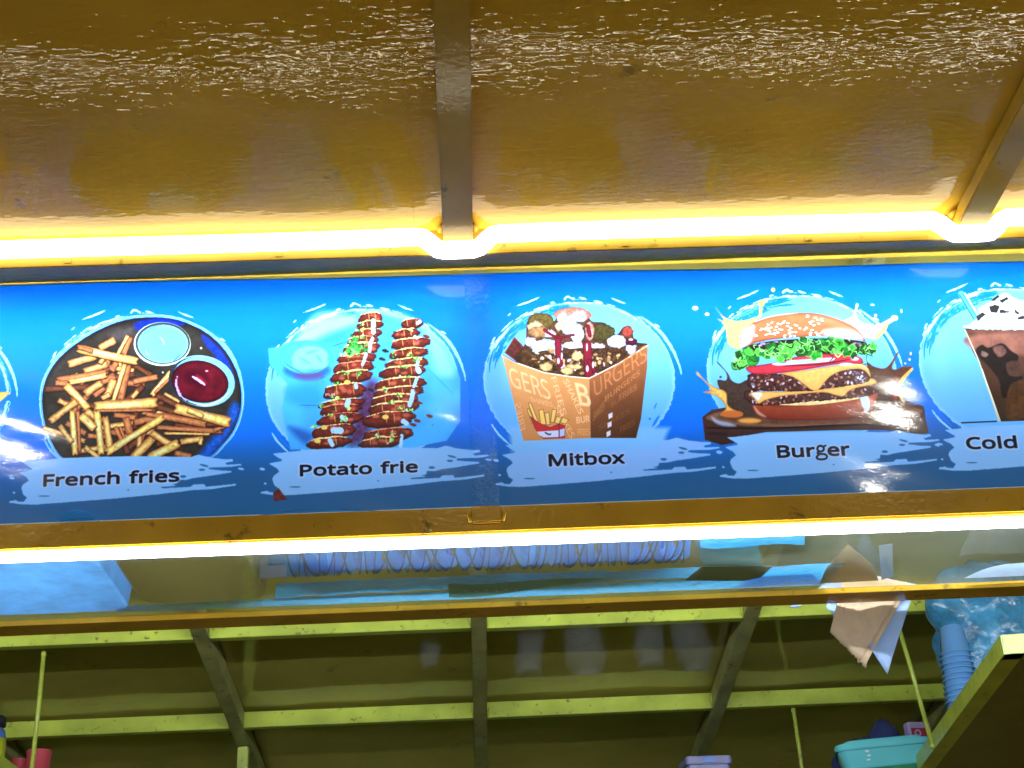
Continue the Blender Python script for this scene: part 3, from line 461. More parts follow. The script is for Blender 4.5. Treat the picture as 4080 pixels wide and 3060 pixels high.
def paint_banner(G):
    A = Art(); rg = np.random.default_rng(11); R = math.radians
    S = np.clip((A.Sg - TS0) / (TS1 - TS0), 0, 1)[..., None]
    # ground colour: sky blue running to slate blue at the foot
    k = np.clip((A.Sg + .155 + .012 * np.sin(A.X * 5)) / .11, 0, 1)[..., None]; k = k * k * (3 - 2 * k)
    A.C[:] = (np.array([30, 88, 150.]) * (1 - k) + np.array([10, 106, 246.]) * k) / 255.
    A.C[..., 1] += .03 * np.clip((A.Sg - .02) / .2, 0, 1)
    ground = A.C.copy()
    BL = lambda w: ground[w] * 255
    # ---- brush disc and brush label, the same print on every panel
    M = Panel(A, 1900, 1170, 2.6024); Lb = Panel(A, 0, 1800, 2.212)
    anchors = [(36, 2001), (1039, 1962), (1973.6, 1914), (2866, 1889), (3739, 1853)]
    ax = [A.plane(*p)[0] for p in anchors]; dx_ = [A.plane(*q)[0] for q in ((160, 1600), (1058, 1575), (1925, 1490), (2814, 1460), (3661, 1440))]; dx_ = [q - dx_[2] for q in dx_]
    class Moved(Panel):      # the same pixels shifted along the banner by dx metres
        def __init__(s, src, dx): Panel.__init__(s, A, src.ox, src.oy, src.sc); s.dx = dx
        def g(s, pts):
            q = Panel.g(s, pts); out = []
            for p in q:
                x, t = A.plane(*p); P = SP0 + SDIR * t; P = np.array([x + s.dx, P[1], P[2]]); v = P - CAM; z = v @ FWD
                out.append((CX + FL * (v @ RGT) / z, CY - FL * (v @ UPV) / z))
            return np.array(out)
    WH, W2 = (132, 198, 255), (176, 222, 255)
    def disc(dx, fill=True):
        m = Moved(M, dx); bl = (6, 110, 248)
        if fill:
            m.ell(1060, 900, 995, 812, (92, 168, 255), n=60, rough=5, aa=2.5, edge=(128, 192, 255), ew=16)
            for pts in ([(330, 640), (290, 800), (300, 1000)], [(1400, 300), (1700, 420), (1860, 640)]): m.stroke(pts, 160, (106, 180, 255), aa=40, alpha=.4)
        else:
            t = np.arange(48) * 2 * math.pi / 48
            m.stroke(np.stack([1060 + 975 * np.cos(t), 900 + 795 * np.sin(t)], -1), 44, WH, closed=True, sm=False, rough=4)
            m.stroke(np.stack([1060 + 985 * np.cos(t), 900 + 805 * np.sin(t)], -1), 10, bl, closed=True, sm=False, rough=3)
        r2 = np.random.default_rng(3)
        # ragged bristle marks on the upper left, torn top edge, free arc on the right
        for q in range(70):
            th = R(r2.uniform(196, 262)); rr = r2.uniform(.86, .985); l = R(r2.uniform(2, 9))
            p = [(1060 + 995 * rr * math.cos(th + u), 900 + 812 * rr * math.sin(th + u)) for u in (-l, 0, l)]
            m.stroke(p, r2.uniform(5, 22), bl if fill or rr > .93 else WH, taper=.9, rough=2, alpha=.9)
        for q in range(46):
            th = R(r2.uniform(205, 320)); rr = r2.uniform(.97, 1.035); l = R(r2.uniform(1, 4))
            p = [(1060 + 995 * rr * math.cos(th + u), 900 + 812 * rr * math.sin(th + u)) for u in (-l, 0, l)]
            m.stroke(p, r2.uniform(6, 18), W2, taper=.9, rough=2)
        m.stroke([(420, 130), (540, 88), (650, 38)], 20, W2, taper=.8, rough=2)
        m.stroke([(320, 235), (352, 205)], 14, W2, taper=.8)
        m.stroke([(1390, 48), (1460, 80), (1545, 108)], 18, W2, taper=.9, rough=2)
        m.stroke([(1060, 45), (1130, 62)], 20, W2, taper=.6, rough=2)
        m.stroke([(910, 60), (940, 35), (1000, 58)], 22, W2, rough=4)
        m.stroke([(1840, 320), (1895, 350)], 18, W2, taper=.7)
        m.stroke([(1700, 240), (1900, 400), (2030, 590), (2100, 760), (2116, 838)], 34, WH, taper=.8, rough=2)
        m.stroke([(1925, 480), (1990, 590), (2040, 720), (2062, 830)], 26, bl, taper=.9)
        m.stroke([(1430, 140), (1560, 190), (1700, 290)], 12, bl, taper=.9, rough=3)
        m.stroke([(155, 1365), (230, 1470), (352, 1580)], 22, WH, taper=.6, rough=2)
        m.stroke([(190, 1360), (270, 1450), (360, 1540)], 16, bl, taper=.8)
        if fill:
            m.stroke([(185, 560), (140, 700), (128, 830)], 16, bl, taper=.9); m.stroke([(215, 640), (195, 720), (185, 790)], 12, bl, taper=.9)
            m.stroke([(1865, 1135), (1835, 1200)], 14, bl, taper=.8); m.stroke([(1890, 1265), (1815, 1390)], 26, bl, taper=.8); m.ell(1792, 1300, 14, 12, bl)
    LABEL = [(205, 95), (470, 66), (570, 56), (900, 46), (1300, 41), (1680, 46), (1750, 26), (1850, 50), (1980, 66), (2050, 64), (2056, 84), (1985, 100), (2000, 114), (2120, 108), (2130, 120), (2040, 135), (1850, 140), (1840, 154), (1950, 166), (2040, 170), (2040, 184), (1850, 214), (1700, 236), (1640, 251), (1572, 250), (1562, 280), (1520, 290), (1560, 300), (1420, 313), (1430, 322), (1680, 311), (1706, 290), (1800, 285), (1816, 310), (1880, 305), (2080, 284), (2076, 300), (1880, 330), (1700, 341), (1400, 376), (1000, 415), (600, 446), (330, 466), (200, 465), (80, 450), (84, 436), (140, 425), (160, 440), (210, 440), (240, 405), (205, 376), (190, 320), (205, 290), (255, 255), (235, 225), (170, 187), (175, 180), (278, 161), (285, 150), (215, 106)]
    def label(dx, col=(120, 180, 255)):
        m = Moved(Lb, dx)
        m.poly(LABEL, col, smooth=False, aa=2.5, rough=1.2, edge=(112, 178, 255), ew=7)
        for e in ((1800, 122, 40, 9, .25), (1780, 160, 28, 10, 0), (1615, 220, 28, 12, 0), (390, 392, 52, 6, 0), (1132, 338, 8, 6, 0)): m.ell(*e[:4], (38, 98, 168), rot=e[4])
        for e in ((2125, 152, 28, 10), (-2100 + 2205, 232, 25, 12), (125, 362, 12, 9)): m.ell(*e, col, rot=.15)
    # ================= French fries
    disc(dx_[0], fill=False)
    F = Panel(A, 130, 1230, 2.6024)
    plate = [(102, 960), (130, 760), (240, 560), (420, 390), (640, 250), (900, 140), (1200, 95), (1500, 120), (1780, 240), (1980, 420), (2110, 640), (2160, 860), (2150, 1060), (2080, 1260), (1960, 1410), (1820, 1530), (1500, 1600), (1000, 1620), (500, 1600), (310, 1540), (200, 1380), (130, 1180)]
    for gr, cc in ((13, (20, 130, 245)), (11, (150, 214, 255)), (7, (20, 120, 240)), (4.5, (140, 206, 255)), (2, (16, 80, 200))): F.poly(plate, cc, grow=gr, rough=2)
    F.poly(plate, (40, 38, 36), edge=(24, 22, 26), ew=20, noise=.35, nf=.03)
    F.poly([(1060, 160), (1300, 105), (1560, 150), (1500, 180), (1250, 170), (1100, 230)], (16, 40, 190), aa=14, noise=.3)
    F.poly([(1760, 270), (1950, 430), (2060, 620), (2090, 780), (2020, 700), (1880, 470), (1800, 380)], (18, 46, 190), aa=14, noise=.3)
    F.poly([(2060, 1000), (2120, 980), (2140, 1080), (2040, 1290), (1850, 1530), (1720, 1530), (1850, 1350), (1990, 1200)], (22, 82, 200), aa=26, noise=.3)
    F.poly([(800, 260), (1040, 180), (1010, 300), (860, 330)], (66, 62, 66), aa=30, noise=.2)
    F.ell(1345, 368, 296, 226, (196, 216, 214), aa=2); F.ell(1350, 360, 284, 214, (46, 56, 62)); F.ell(1352, 366, 262, 196, (92, 186, 240), noise=.06, nf=.03, edge=(120, 206, 250), ew=12)
    F.stroke([(1170, 420), (1190, 470), (1240, 490)], 14, (150, 170, 160), taper=.8, alpha=.7); F.stroke([(1310, 290), (1350, 330), (1370, 380)], 26, (140, 214, 250), taper=.8); F.stroke([(1310, 290), (1330, 330), (1350, 385)], 6, (70, 140, 190), taper=.8)
    F.stroke([(1130, 290), (1240, 200), (1370, 165)], 9, (60, 110, 150), taper=.6); F.stroke([(1460, 540), (1540, 470)], 12, (70, 80, 90), taper=.7)
    lt = [(700, 412, 850, 330, 78, 'm'), (945, 470, 1010, 300, 70, 'b'), (885, 470, 985, 285, 40, 'l'), (380, 572, 650, 500, 88, 'm'), (1060, 590, 1230, 690, 60, 'd'), (540, 650, 770, 575, 82, 'm'), (700, 570, 745, 500, 56, 'm'), (820, 640, 870, 560, 70, 'b'), (1050, 760, 1285, 705, 60, 'b'), (1030, 925, 1090, 855, 52, 'm'), (1370, 880, 1520, 965, 36, 'm'), (1290, 900, 1500, 1000, 60, 'd'), (1280, 1010, 1490, 1080, 64, 'd'), (1240, 890, 1430, 660, 62, 'l'), (1270, 870, 1420, 720, 36, 'b'),
          (720, 760, 850, 700, 80, 'b'), (760, 930, 840, 740, 86, 'm'), (640, 900, 740, 820, 70, 'b'), (550, 880, 710, 770, 86, 'm'), (905, 940, 985, 590, 92, 'b'), (840, 950, 955, 580, 52, 'l'), (720, 930, 800, 890, 60, 'm'), (270, 740, 760, 655, 66, 'b'), (390, 765, 755, 692, 62, 'l'), (240, 770, 360, 775, 64, 'b'), (485, 420, 1070, 545, 96, 'l'), (480, 400, 620, 440, 50, 'b'),
          (270, 950, 370, 1000, 62, 'm'), (350, 800, 570, 1030, 86, 'l'), (190, 1165, 450, 965, 76, 'm'), (560, 1060, 720, 1170, 80, 'm'), (850, 1100, 1060, 1130, 60, 'b'), (970, 1130, 1010, 1290, 80, 'b'), (1060, 1180, 1260, 1130, 70, 'b'), (1180, 1090, 1330, 1120, 50, 'b'), (1350, 1110, 1790, 1195, 84, 'b'), (1480, 1200, 1850, 1260, 40, 'd'), (1300, 1230, 1950, 1270, 52, 'b'), (1370, 1290, 1830, 1300, 34, 'm'), (1880, 1260, 2000, 1215, 46, 'b'), (1800, 1200, 2010, 1200, 40, 'd'),
          (660, 1010, 1270, 975, 116, 'l'), (670, 1060, 1230, 1050, 34, 'b'), (860, 1230, 940, 1390, 46, 'b'), (910, 1230, 965, 1370, 36, 'b'), (950, 1380, 990, 1500, 60, 'd'), (665, 1070, 715, 1500, 80, 'l'), (755, 1130, 810, 1480, 78, 'm'), (470, 1070, 490, 1480, 42, 'b'), (410, 1065, 445, 1505, 68, 'l'), (505, 1110, 640, 1240, 96, 'l'), (285, 1220, 410, 1380, 60, 'm'), (545, 1440, 690, 1550, 60, 'm'), (1040, 1550, 1250, 1340, 96, 'm'), (1290, 1400, 1440, 1380, 70, 'd'), (1235, 1290, 1480, 1440, 78, 'm'), (780, 1485, 1340, 1135, 84, 'l'), (1215, 1545, 1505, 1400, 104, 'l'), (1540, 1380, 1760, 1345, 66, 'm'), (1750, 1340, 1735, 1405, 44, 'l'), (1480, 1500, 1640, 1530, 60, 'b'), (1490, 1035, 2030, 1175, 112, 'l'), (1610, 1045, 1760, 1110, 60, 'l')]
    for q in range(34):      # fries deeper in the heap
        cx_, cy_ = rg.uniform(300, 1500), rg.uniform(560, 1480); th = rg.uniform(0, 3.14); l = rg.uniform(110, 230)
        if cy_ < 1000 and cx_ > 1050: continue
        F.fry(cx_ - l * math.cos(th), cy_ - l * math.sin(th) * .8, cx_ + l * math.cos(th), cy_ + l * math.sin(th) * .8, rg.uniform(46, 70), 'bdm'[int(rg.integers(3))], rg)
    for e in lt: F.fry(*e[:4], e[4] * .92, e[5], rg)
    F.ell(1755, 750, 344, 264, (120, 196, 250), rot=.2); F.ell(1735, 752, 330, 250, (30, 40, 52), rot=.2); F.ell(1770, 748, 326, 250, (110, 190, 250), rot=.2)
    F.ell(1735, 755, 300, 218, (84, 14, 30), rot=.2, edge=(34, 6, 14), ew=16, noise=.3, nf=.03)
    F.ell(1690, 720, 130, 80, (58, 6, 24), rot=.3, aa=24); F.stroke([(1700, 690), (1800, 770)], 40, (130, 20, 40), aa=12, taper=.5); F.stroke([(1660, 705), (1720, 740), (1780, 785)], 30, (196, 176, 255), taper=.4, rough=2); F.ell(1805, 645, 16, 9, (220, 180, 200))
    F.stroke([(1500, 700), (1490, 780), (1520, 880), (1590, 950)], 26, (180, 160, 240), taper=.8, rough=5)
    F.stroke([(1610, 960), (1800, 1000), (1960, 940), (2060, 830)], 22, (196, 224, 240), taper=.8)
    F.ell(1748, 410, 12, 12, (190, 190, 200)); F.ell(1350, 660, 10, 10, (190, 190, 200))
    label(ax[0] - ax[0]); text(A, G, 'French fries', (165, 1938), (717, 1917.5), 55, (8, 8, 34), .046, halo=(190, 196, 240))
    # ================= twisted potato
    disc(dx_[1]); P = Panel(A, 1050, 1200, 2.6024)
    P.poly([(50, 490), (160, 480), (700, 200), (1100, 120), (1500, 190), (1900, 480), (2040, 800), (2040, 1250), (1900, 1450), (1500, 1530), (280, 1540), (230, 1320), (190, 1120), (250, 860), (60, 650)], (58, 160, 252), smooth=False, aa=5, noise=.1, nf=.012)
    P.poly([(540, 400), (900, 250), (860, 400), (700, 470), (560, 440)], (40, 128, 236), aa=40, alpha=.8); P.poly([(250, 900), (560, 860), (600, 1060), (430, 1090), (260, 1040)], (34, 132, 240), aa=40, alpha=.7); P.poly([(260, 1300), (430, 1340), (520, 1400), (440, 1480), (330, 1400)], (28, 74, 170), aa=26, alpha=.8)
    P.poly([(560, 130), (900, 140), (960, 230), (700, 330), (480, 420), (330, 420)], (150, 212, 255), aa=30, alpha=.7); P.poly([(1270, 120), (1500, 170), (1880, 470), (1980, 760), (1800, 760), (1720, 520), (1620, 250), (1450, 200)], (130, 204, 255), aa=40, alpha=.7)
    P.poly([(1000, 1000), (1100, 820), (1190, 900), (1120, 1300), (1000, 1480), (880, 1480), (940, 1250)], (74, 46, 92), aa=40, noise=.3)
    P.stroke([(700, 475), (880, 420)], 10, (20, 100, 210), taper=.8); P.stroke([(370, 1080), (600, 1085)], 8, (30, 80, 170), taper=.8); P.stroke([(1700, 700), (1980, 980)], 10, (30, 120, 230), taper=.8, alpha=.6)
    P.ell(450, 720, 240, 90, (36, 96, 214), aa=20); P.ell(470, 770, 150, 50, (80, 70, 130), aa=24)
    P.ell(440, 585, 270, 176, (74, 172, 248), edge=(30, 116, 214), ew=6); P.ell(440, 575, 252, 156, (58, 158, 246), edge=(36, 124, 222), ew=5)
    for e in ((490, 570, 180, 100), (420, 650, 120, 70), (560, 640, 110, 70), (360, 600, 70, 40)): P.ell(*e, (104, 190, 252), aa=9, noise=.08)
    for e in ((500, 530, 60, 14, -.3), (430, 620, 70, 12, .5), (580, 600, 50, 14, .9)): P.ell(*e[:4], (66, 160, 244), rot=e[4], aa=9)
    P.stroke([(210, 640), (420, 750), (640, 690)], 10, (60, 100, 190), taper=.8)
    Lft = [(1110, 175, 125, 60), (1105, 250, 140, 46), (1080, 335, 152, 46), (1030, 410, 170, 46), (1010, 495, 192, 62), (965, 595, 204, 52), (930, 690, 218, 60), (910, 785, 218, 66), (840, 935, 218, 84), (815, 1060, 245, 44), (795, 1125, 220, 56), (800, 1225, 235, 66), (725, 1350, 225, 74), (680, 1465, 232, 54)]
    Rgt = [(1540, 235, 112, 56), (1475, 340, 145, 50), (1520, 440, 205, 60), (1500, 540, 208, 50), (1480, 650, 226, 58), (1445, 735, 242, 66), (1420, 855, 268, 66), (1400, 945, 258, 56), (1355, 1030, 255, 62), (1345, 1115, 262, 66), (1300, 1225, 265, 80), (1290, 1385, 268, 66), (1210, 1465, 220, 56)]
    for T in (Lft, Rgt):
        for i, (x, y, a, b) in enumerate(T):
            n = 22; t = np.arange(n) * 2 * math.pi / n; k = 1 + .16 * (rg.random(n) - .5)
            q = np.stack([x + a * np.cos(t) * k, y + b * np.sin(t) * (1 + .3 * (rg.random(n) - .5)) - .10 * a * np.cos(t)], -1)
            P.poly(q + (0, 16), (40, 14, 14), aa=4, alpha=.9)
            P.poly(q, (128, 46, 38), edge=(56, 16, 16), ew=11, noise=.55, nf=.10, dark=(0, 1, (70, 24, 20)), rough=3)
            for _ in range(4):
                u = rg.uniform(-.8, .7); P.ell(x + a * u, y + b * rg.uniform(-.5, .3), a * .14, b * .28, (186, 96, 74) if rg.random() < .6 else (46, 34, 22), aa=7, alpha=.7, n=10)
            P.stroke([(x + a * u, y - b * (.95 * math.sqrt(1 - u * u * .8)) - .10 * a * u + rg.uniform(-6, 6)) for u in np.linspace(-.85, .8, 6)], rg.uniform(9, 20), (226, 206, 142) if rg.random() < .75 else (206, 130, 92), taper=.7, rough=3)
            for u in (rg.uniform(-.5, -.1), rg.uniform(.1, .5)): P.stroke([(x + a * u, y - b * .8), (x + a * u + 10, y + b * .5)], 11, (198, 150, 96), taper=.7, alpha=.8)
    for pts, wd in (([(1140, 205), (1140, 330)], 44), ([(1130, 390), (1110, 450), (1098, 525)], 36), ([(1065, 550), (1050, 600), (1028, 660)], 32), ([(958, 870), (962, 895)], 40), ([(880, 1035), (865, 1080)], 54), ([(815, 1205), (850, 1225)], 50), ([(730, 1340), (800, 1345)], 66), ([(690, 1445), (715, 1490)], 48), ([(1600, 230), (1620, 215)], 40), ([(1570, 372), (1590, 382)], 34), ([(1605, 630), (1590, 680)], 34), ([(1600, 705), (1615, 735)], 50), ([(1590, 810), (1560, 890)], 34), ([(1550, 940), (1540, 1010), (1515, 1085)], 46), ([(1450, 1250), (1480, 1270)], 50), ([(1435, 1400), (1420, 1520)], 36)):
        P.stroke(pts, wd, (150, 196, 246), rough=2, sm=False)
    def leaf(p, x, y, r, c):
        th = rg.uniform(0, 6.3); p.poly([(x + r * math.cos(th + v) * q, y + r * math.sin(th + v) * q) for v, q in ((0, 1), (.9, .55), (2.2, .8), (3.1, .5), (4.2, .9), (5.4, .6))], c, aa=2)
    for i in range(80): leaf(P, 945 + rg.normal() * 55, 490 + rg.normal() * 46, rg.uniform(14, 30), ((60, 190, 70), (30, 130, 45), (110, 225, 110), (24, 90, 34))[i % 4])
    for x, y, n_ in ((830, 755, 5), (1000, 755, 4), (1020, 230, 4), (990, 300, 5), (1010, 375, 5), (1540, 300, 6), (1585, 600, 10), (1460, 690, 5), (1250, 915, 6), (1340, 1050, 6), (700, 1170, 6), (850, 1225, 5), (1345, 1380, 6), (1190, 1415, 6), (890, 1120, 6), (745, 1000, 6), (790, 860, 4), (1500, 560, 5), (1420, 1110, 5), (1530, 1130, 6), (1400, 985, 4), (1320, 1450, 6), (520, 1310, 5), (610, 1080, 5), (760, 1050, 4), (840, 545, 5), (1350, 560, 3), (1470, 800, 4)):
        for _ in range(n_): leaf(P, x + rg.normal() * 26, y + rg.normal() * 13, rg.uniform(10, 22), ((96, 200, 90), (180, 214, 110), (52, 130, 50), (150, 220, 190))[int(rg.integers(4))])
    for x, y in ((630, 1310), (560, 1450), (1265, 1205), (870, 845)): P.ell(x, y, 34, 24, (214, 186, 96), aa=3)
    for _ in range(60): P.ell(rg.uniform(600, 1800), rg.uniform(300, 1500), rg.uniform(3, 9), rg.uniform(3, 7), (34, 40, 70), aa=2, n=8, alpha=.8)
    for x, y in ((1230, 605), (1265, 520), (1115, 925), (1690, 370), (1615, 1060), (1595, 1245), (1550, 1285), (1725, 1200)): P.ell(x, y, 36, 16, (96, 40, 40) if x > 1400 else (30, 30, 36), rot=.3, aa=3, rough=3)
    ptext(P, G, 'PUR', (640, 986), (105, 0), (0, -32), (230, 210, 214), .02)
    label(ax[1] - ax[0]); text(A, G, 'Potato frie', (1188, 1897), (1668, 1880.6), 52, (8, 8, 34), .046, halo=(190, 206, 250))
    P.poly([(100, 1990), (160, 1940), (210, 2010), (250, 2060), (110, 2080)], (92, 40, 48), smooth=False, noise=.3)
    # ================= loaded box
    disc(0); label(ax[2] - ax[0], (122, 176, 255))
    M.poly([(330, 1380), (2000, 1390), (1900, 1620), (360, 1640)], (112, 178, 255), smooth=False, aa=20)
    M.poly([(285, 615), (390, 450), (460, 520), (540, 620), (545, 690), (420, 715)], (74, 34, 34), smooth=False, edge=(120, 56, 48), ew=8, noise=.35)
    M.poly([(400, 700), (500, 520), (520, 300), (600, 215), (700, 215), (800, 290), (860, 180), (1000, 150), (1120, 180), (1190, 290), (1330, 310), (1440, 430), (1520, 350), (1600, 350), (1640, 500), (1770, 540), (1480, 720), (1165, 870), (700, 830)], (66, 44, 30), noise=.5, nf=.08, edge=(40, 24, 22), ew=8)
    for e, c in (((660, 290, 135, 85), (86, 72, 36)), ((600, 350, 80, 60), (206, 182, 140)), ((640, 400, 110, 60), (150, 110, 76)), ((990, 225, 190, 80), (196, 112, 96)), ((900, 260, 70, 60), (168, 196, 244)), ((1060, 240, 80, 60), (176, 200, 246)), ((950, 330, 90, 110), (164, 186, 236)), ((1040, 420, 70, 110), (178, 204, 250)), ((860, 340, 50, 50), (206, 176, 150)), ((1290, 400, 140, 90), (62, 56, 30)), ((1170, 390, 46, 96), (214, 150, 140)), ((1560, 400, 60, 62), (140, 58, 52)), ((1450, 500, 100, 70), (186, 198, 240)), ((1600, 580, 60, 60), (182, 186, 236)), ((1240, 550, 90, 34), (196, 204, 246)), ((730, 560, 170, 90), (170, 208, 252)), ((760, 420, 60, 40), (206, 190, 226)), ((560, 500, 60, 50), (200, 190, 220)), ((1000, 540, 110, 40), (214, 204, 230)), ((1400, 690, 80, 36), (176, 160, 206)), ((1600, 500, 60, 40), (70, 20, 40))):
        M.ell(*e, c, edge=tuple(q * .6 for q in c), ew=9, noise=.35, nf=.12, rough=6)
    M.poly([(560, 800), (600, 640), (700, 590), (800, 620), (830, 760), (760, 820)], (60, 42, 26), noise=.8, nf=.2); M.poly([(880, 600), (1300, 570), (1560, 600), (1440, 720), (1170, 850), (900, 830)], (58, 38, 28), noise=.8, nf=.2)
    for _ in range(150):
        x, y = rg.uniform(570, 1500), rg.uniform(590, 860)
        if y > 885 - abs(x - 1165) * (.50 if x > 1165 else .16) - 30: continue
        M.ell(x, y, rg.uniform(10, 34), rg.uniform(8, 22), ((150, 120, 80), (196, 164, 120), (44, 28, 22), (90, 62, 40), (190, 176, 200))[int(rg.integers(5))], rot=rg.uniform(0, 3), rough=4, n=12, aa=3)
    for e in ((1040, 650, 60, 50), (720, 760, 70, 46), (940, 800, 70, 46), (1010, 760, 80, 30)): M.ell(*e, (206, 184, 130), edge=(130, 100, 60), ew=8, noise=.3, rough=6)
    for pts, wd in (([(840, 470), (845, 600), (860, 730)], 70), ([(1140, 540), (1150, 650), (1160, 830)], 96), ([(1150, 340), (1170, 440)], 40), ([(700, 380), (840, 460), (1000, 430)], 30), ([(1160, 700), (1220, 800)], 50)): M.stroke(pts, wd, (112, 24, 44), edge=(62, 8, 22), ew=8, rough=3)
    for e in ((845, 700, 14, 30), (1145, 780, 14, 34), (1205, 740, 10, 34), (880, 650, 8, 40), (1140, 560, 8, 40), (1595, 480, 24, 10)): M.ell(*e, (226, 206, 240), aa=3)
    M.poly([(262, 640), (415, 722), (700, 822), (960, 862), (1165, 880), (1180, 1500), (485, 1530), (420, 1280)], (206, 152, 102), smooth=False, dark=(.3, 1, (186, 122, 72)), noise=.08, nf=.03)
    M.poly([(1165, 880), (1290, 820), (1480, 722), (1770, 545), (1765, 760), (1700, 1300), (1650, 1500), (1180, 1500)], (150, 92, 58), smooth=False, dark=(.45, 1, (64, 38, 24)), noise=.1, nf=.03)
    M.stroke([(262, 640), (415, 722), (700, 822), (960, 862), (1165, 880), (1290, 818), (1480, 722), (1770, 540)], 12, (240, 226, 216), sm=False); M.stroke([(268, 640), (415, 720)], 8, (40, 60, 190), sm=False)
    cl, cr = (228, 190, 148), (182, 122, 76)
    ptext(M, G, 'GERS', (350, 960), (430, 150), (-55, -250), cl, .015, .42)
    ptext(M, G, 'SHAKES', (890, 900), (170, 360), (62, -26), cl, .02, .7); ptext(M, G, 'FRIES', (760, 860), (120, 420), (66, -20), cl, .02, .55); ptext(M, G, 'SHAKES', (560, 1120), (230, 60), (-12, -60), cl, .02, .5)
    ptext(M, G, 'B', (1050, 1150), (150, 30), (-70, -280), cl, .03, .45); ptext(M, G, 'FRIES', (450, 1440), (-60, -290), (70, -30), cl, .015, .42); ptext(M, G, 'BUR', (1030, 1350), (140, -20), (-10, -80), cl, .03, .6); ptext(M, G, 'FRIES', (1040, 1470), (130, 0), (0, -80), cl, .015, .42); ptext(M, G, 'SHAKES', (800, 1180), (170, 330), (60, -40), cl, .02, .55)
    ptext(M, G, 'URGERS', (1210, 1080), (560, -390), (-20, -200), cr, .015, .42); ptext(M, G, 'BURGERS', (1320, 1130), (370, -290), (4, -70), cr, .02, .7); ptext(M, G, 'FRIES', (1470, 1110), (190, -120), (0, -70), cr, .02, .5); ptext(M, G, 'SHAKES', (1200, 1330), (120, -130), (10, -110), cr, .015, .42); ptext(M, G, 'BURGERS', (1390, 1190), (260, -190), (0, -60), (150, 98, 60), .02, .5); ptext(M, G, 'SHAKES', (1260, 1430), (330, -190), (0, -70), (120, 80, 48), .02, .6); ptext(M, G, 'FRIES', (1480, 1450), (160, -90), (0, -70), (120, 80, 48), .02, .6)
    for x, y in ((1385, 1270), (1375, 1362), (1365, 1456)): M.poly([(x - 22, y - 16), (x + 20, y - 36), (x + 20, y + 14), (x - 20, y + 36)], (206, 206, 240), smooth=False)
    for q in ([(530, 1140), (560, 1130), (640, 1330), (600, 1340)], [(515, 1200), (540, 1190), (600, 1330), (570, 1350)], [(640, 1210), (690, 1200), (720, 1360), (660, 1370)], [(700, 1240), (750, 1230), (760, 1360), (720, 1370)], [(780, 1200), (830, 1205), (800, 1340), (760, 1340)], [(800, 1340), (830, 1270), (880, 1290), (850, 1360)], [(860, 1340), (890, 1280), (955, 1310), (920, 1360)]): M.poly(q, (222, 186, 100), smooth=False, edge=(70, 40, 40), ew=4)
    M.poly([(550, 1270), (640, 1340), (760, 1390), (850, 1350), (915, 1370), (912, 1500), (690, 1508), (640, 1460), (600, 1400)], (176, 34, 44), smooth=False, edge=(70, 14, 40), ew=4); M.poly([(620, 1435), (850, 1420), (850, 1490), (690, 1495), (645, 1470)], (186, 204, 250), smooth=False); M.poly([(858, 1415), (910, 1400), (908, 1475), (858, 1488)], (168, 188, 250), smooth=False); M.stroke([(850, 1350), (852, 1500)], 8, (50, 30, 90), sm=False)
    M.stroke([(710, 1445), (740, 1462), (765, 1460)], 14, (40, 26, 60))
    text(A, G, 'Mitbox', (2180, 1858), (2489, 1846), 55, (8, 8, 34), .046, halo=(190, 206, 250))
    # ================= burger
    disc(dx_[3]); B = Panel(A, 2750, 1130, 2.3284)
    B.poly([(112, 1240), (200, 1170), (600, 1110), (1200, 1085), (1700, 1080), (2020, 1090), (2165, 1140), (2185, 1260), (2210, 1385), (2120, 1400), (1800, 1360), (1400, 1360), (700, 1380), (420, 1430), (410, 1480), (290, 1500), (135, 1450)], (70, 46, 42), smooth=False, noise=.25, nf=.05, dark=(0, 1, (50, 30, 30)))
    B.ell(1150, 1215, 1030, 128, (112, 80, 68), rot=-.03, edge=(40, 22, 20), ew=12, noise=.2, nf=.04); B.ell(1150, 1212, 900, 92, (86, 56, 44), rot=-.03, aa=12, noise=.3, nf=.05)
    B.stroke([(150, 1340), (700, 1345), (1300, 1320), (1900, 1290), (2160, 1230)], 18, (28, 14, 16), taper=.4); B.stroke([(200, 1240), (260, 1290), (420, 1320)], 40, (150, 176, 226), taper=.8, aa=10, alpha=.8); B.stroke([(170, 1390), (330, 1400)], 26, (36, 26, 34), aa=8)
    # sauce splashes
    B.poly([(250, 900), (330, 900), (330, 830), (250, 740), (262, 738), (350, 840), (380, 900), (450, 930), (540, 900), (640, 1000), (660, 1200), (440, 1240), (350, 1180), (330, 1050), (280, 1000)], (58, 44, 40), aa=3, noise=.2); B.poly([(65, 820), (130, 890), (220, 960), (330, 1010), (350, 1130), (440, 1190), (470, 1230), (280, 1225), (330, 1150), (250, 1050), (120, 1010), (190, 985), (110, 890), (60, 850)], (204, 164, 82), aa=3, edge=(150, 100, 52), ew=8, noise=.2)
    B.poly([(280, 1220), (340, 1180), (470, 1190), (480, 1230), (380, 1245)], (176, 96, 44), aa=6); B.ell(550, 1274, 112, 30, (208, 150, 72), edge=(130, 80, 40), ew=8)
    B.poly([(230, 220), (310, 310), (420, 350), (560, 330), (630, 300), (640, 190), (665, 180), (660, 300), (600, 350), (540, 420), (470, 480), (465, 600), (400, 600), (345, 550), (320, 400), (250, 330), (310, 345)], (206, 182, 110), aa=3, edge=(160, 130, 70), ew=7, noise=.2); B.ell(660, 182, 30, 30, (206, 170, 90)); B.ell(45, 232, 28, 20, (206, 190, 130)); B.ell(155, 288, 22, 16, (200, 186, 140)); B.ell(768, 60, 20, 20, (190, 160, 90)); B.ell(735, 168, 20, 16, (50, 120, 180)); B.ell(692, 236, 12, 14, (50, 90, 130))
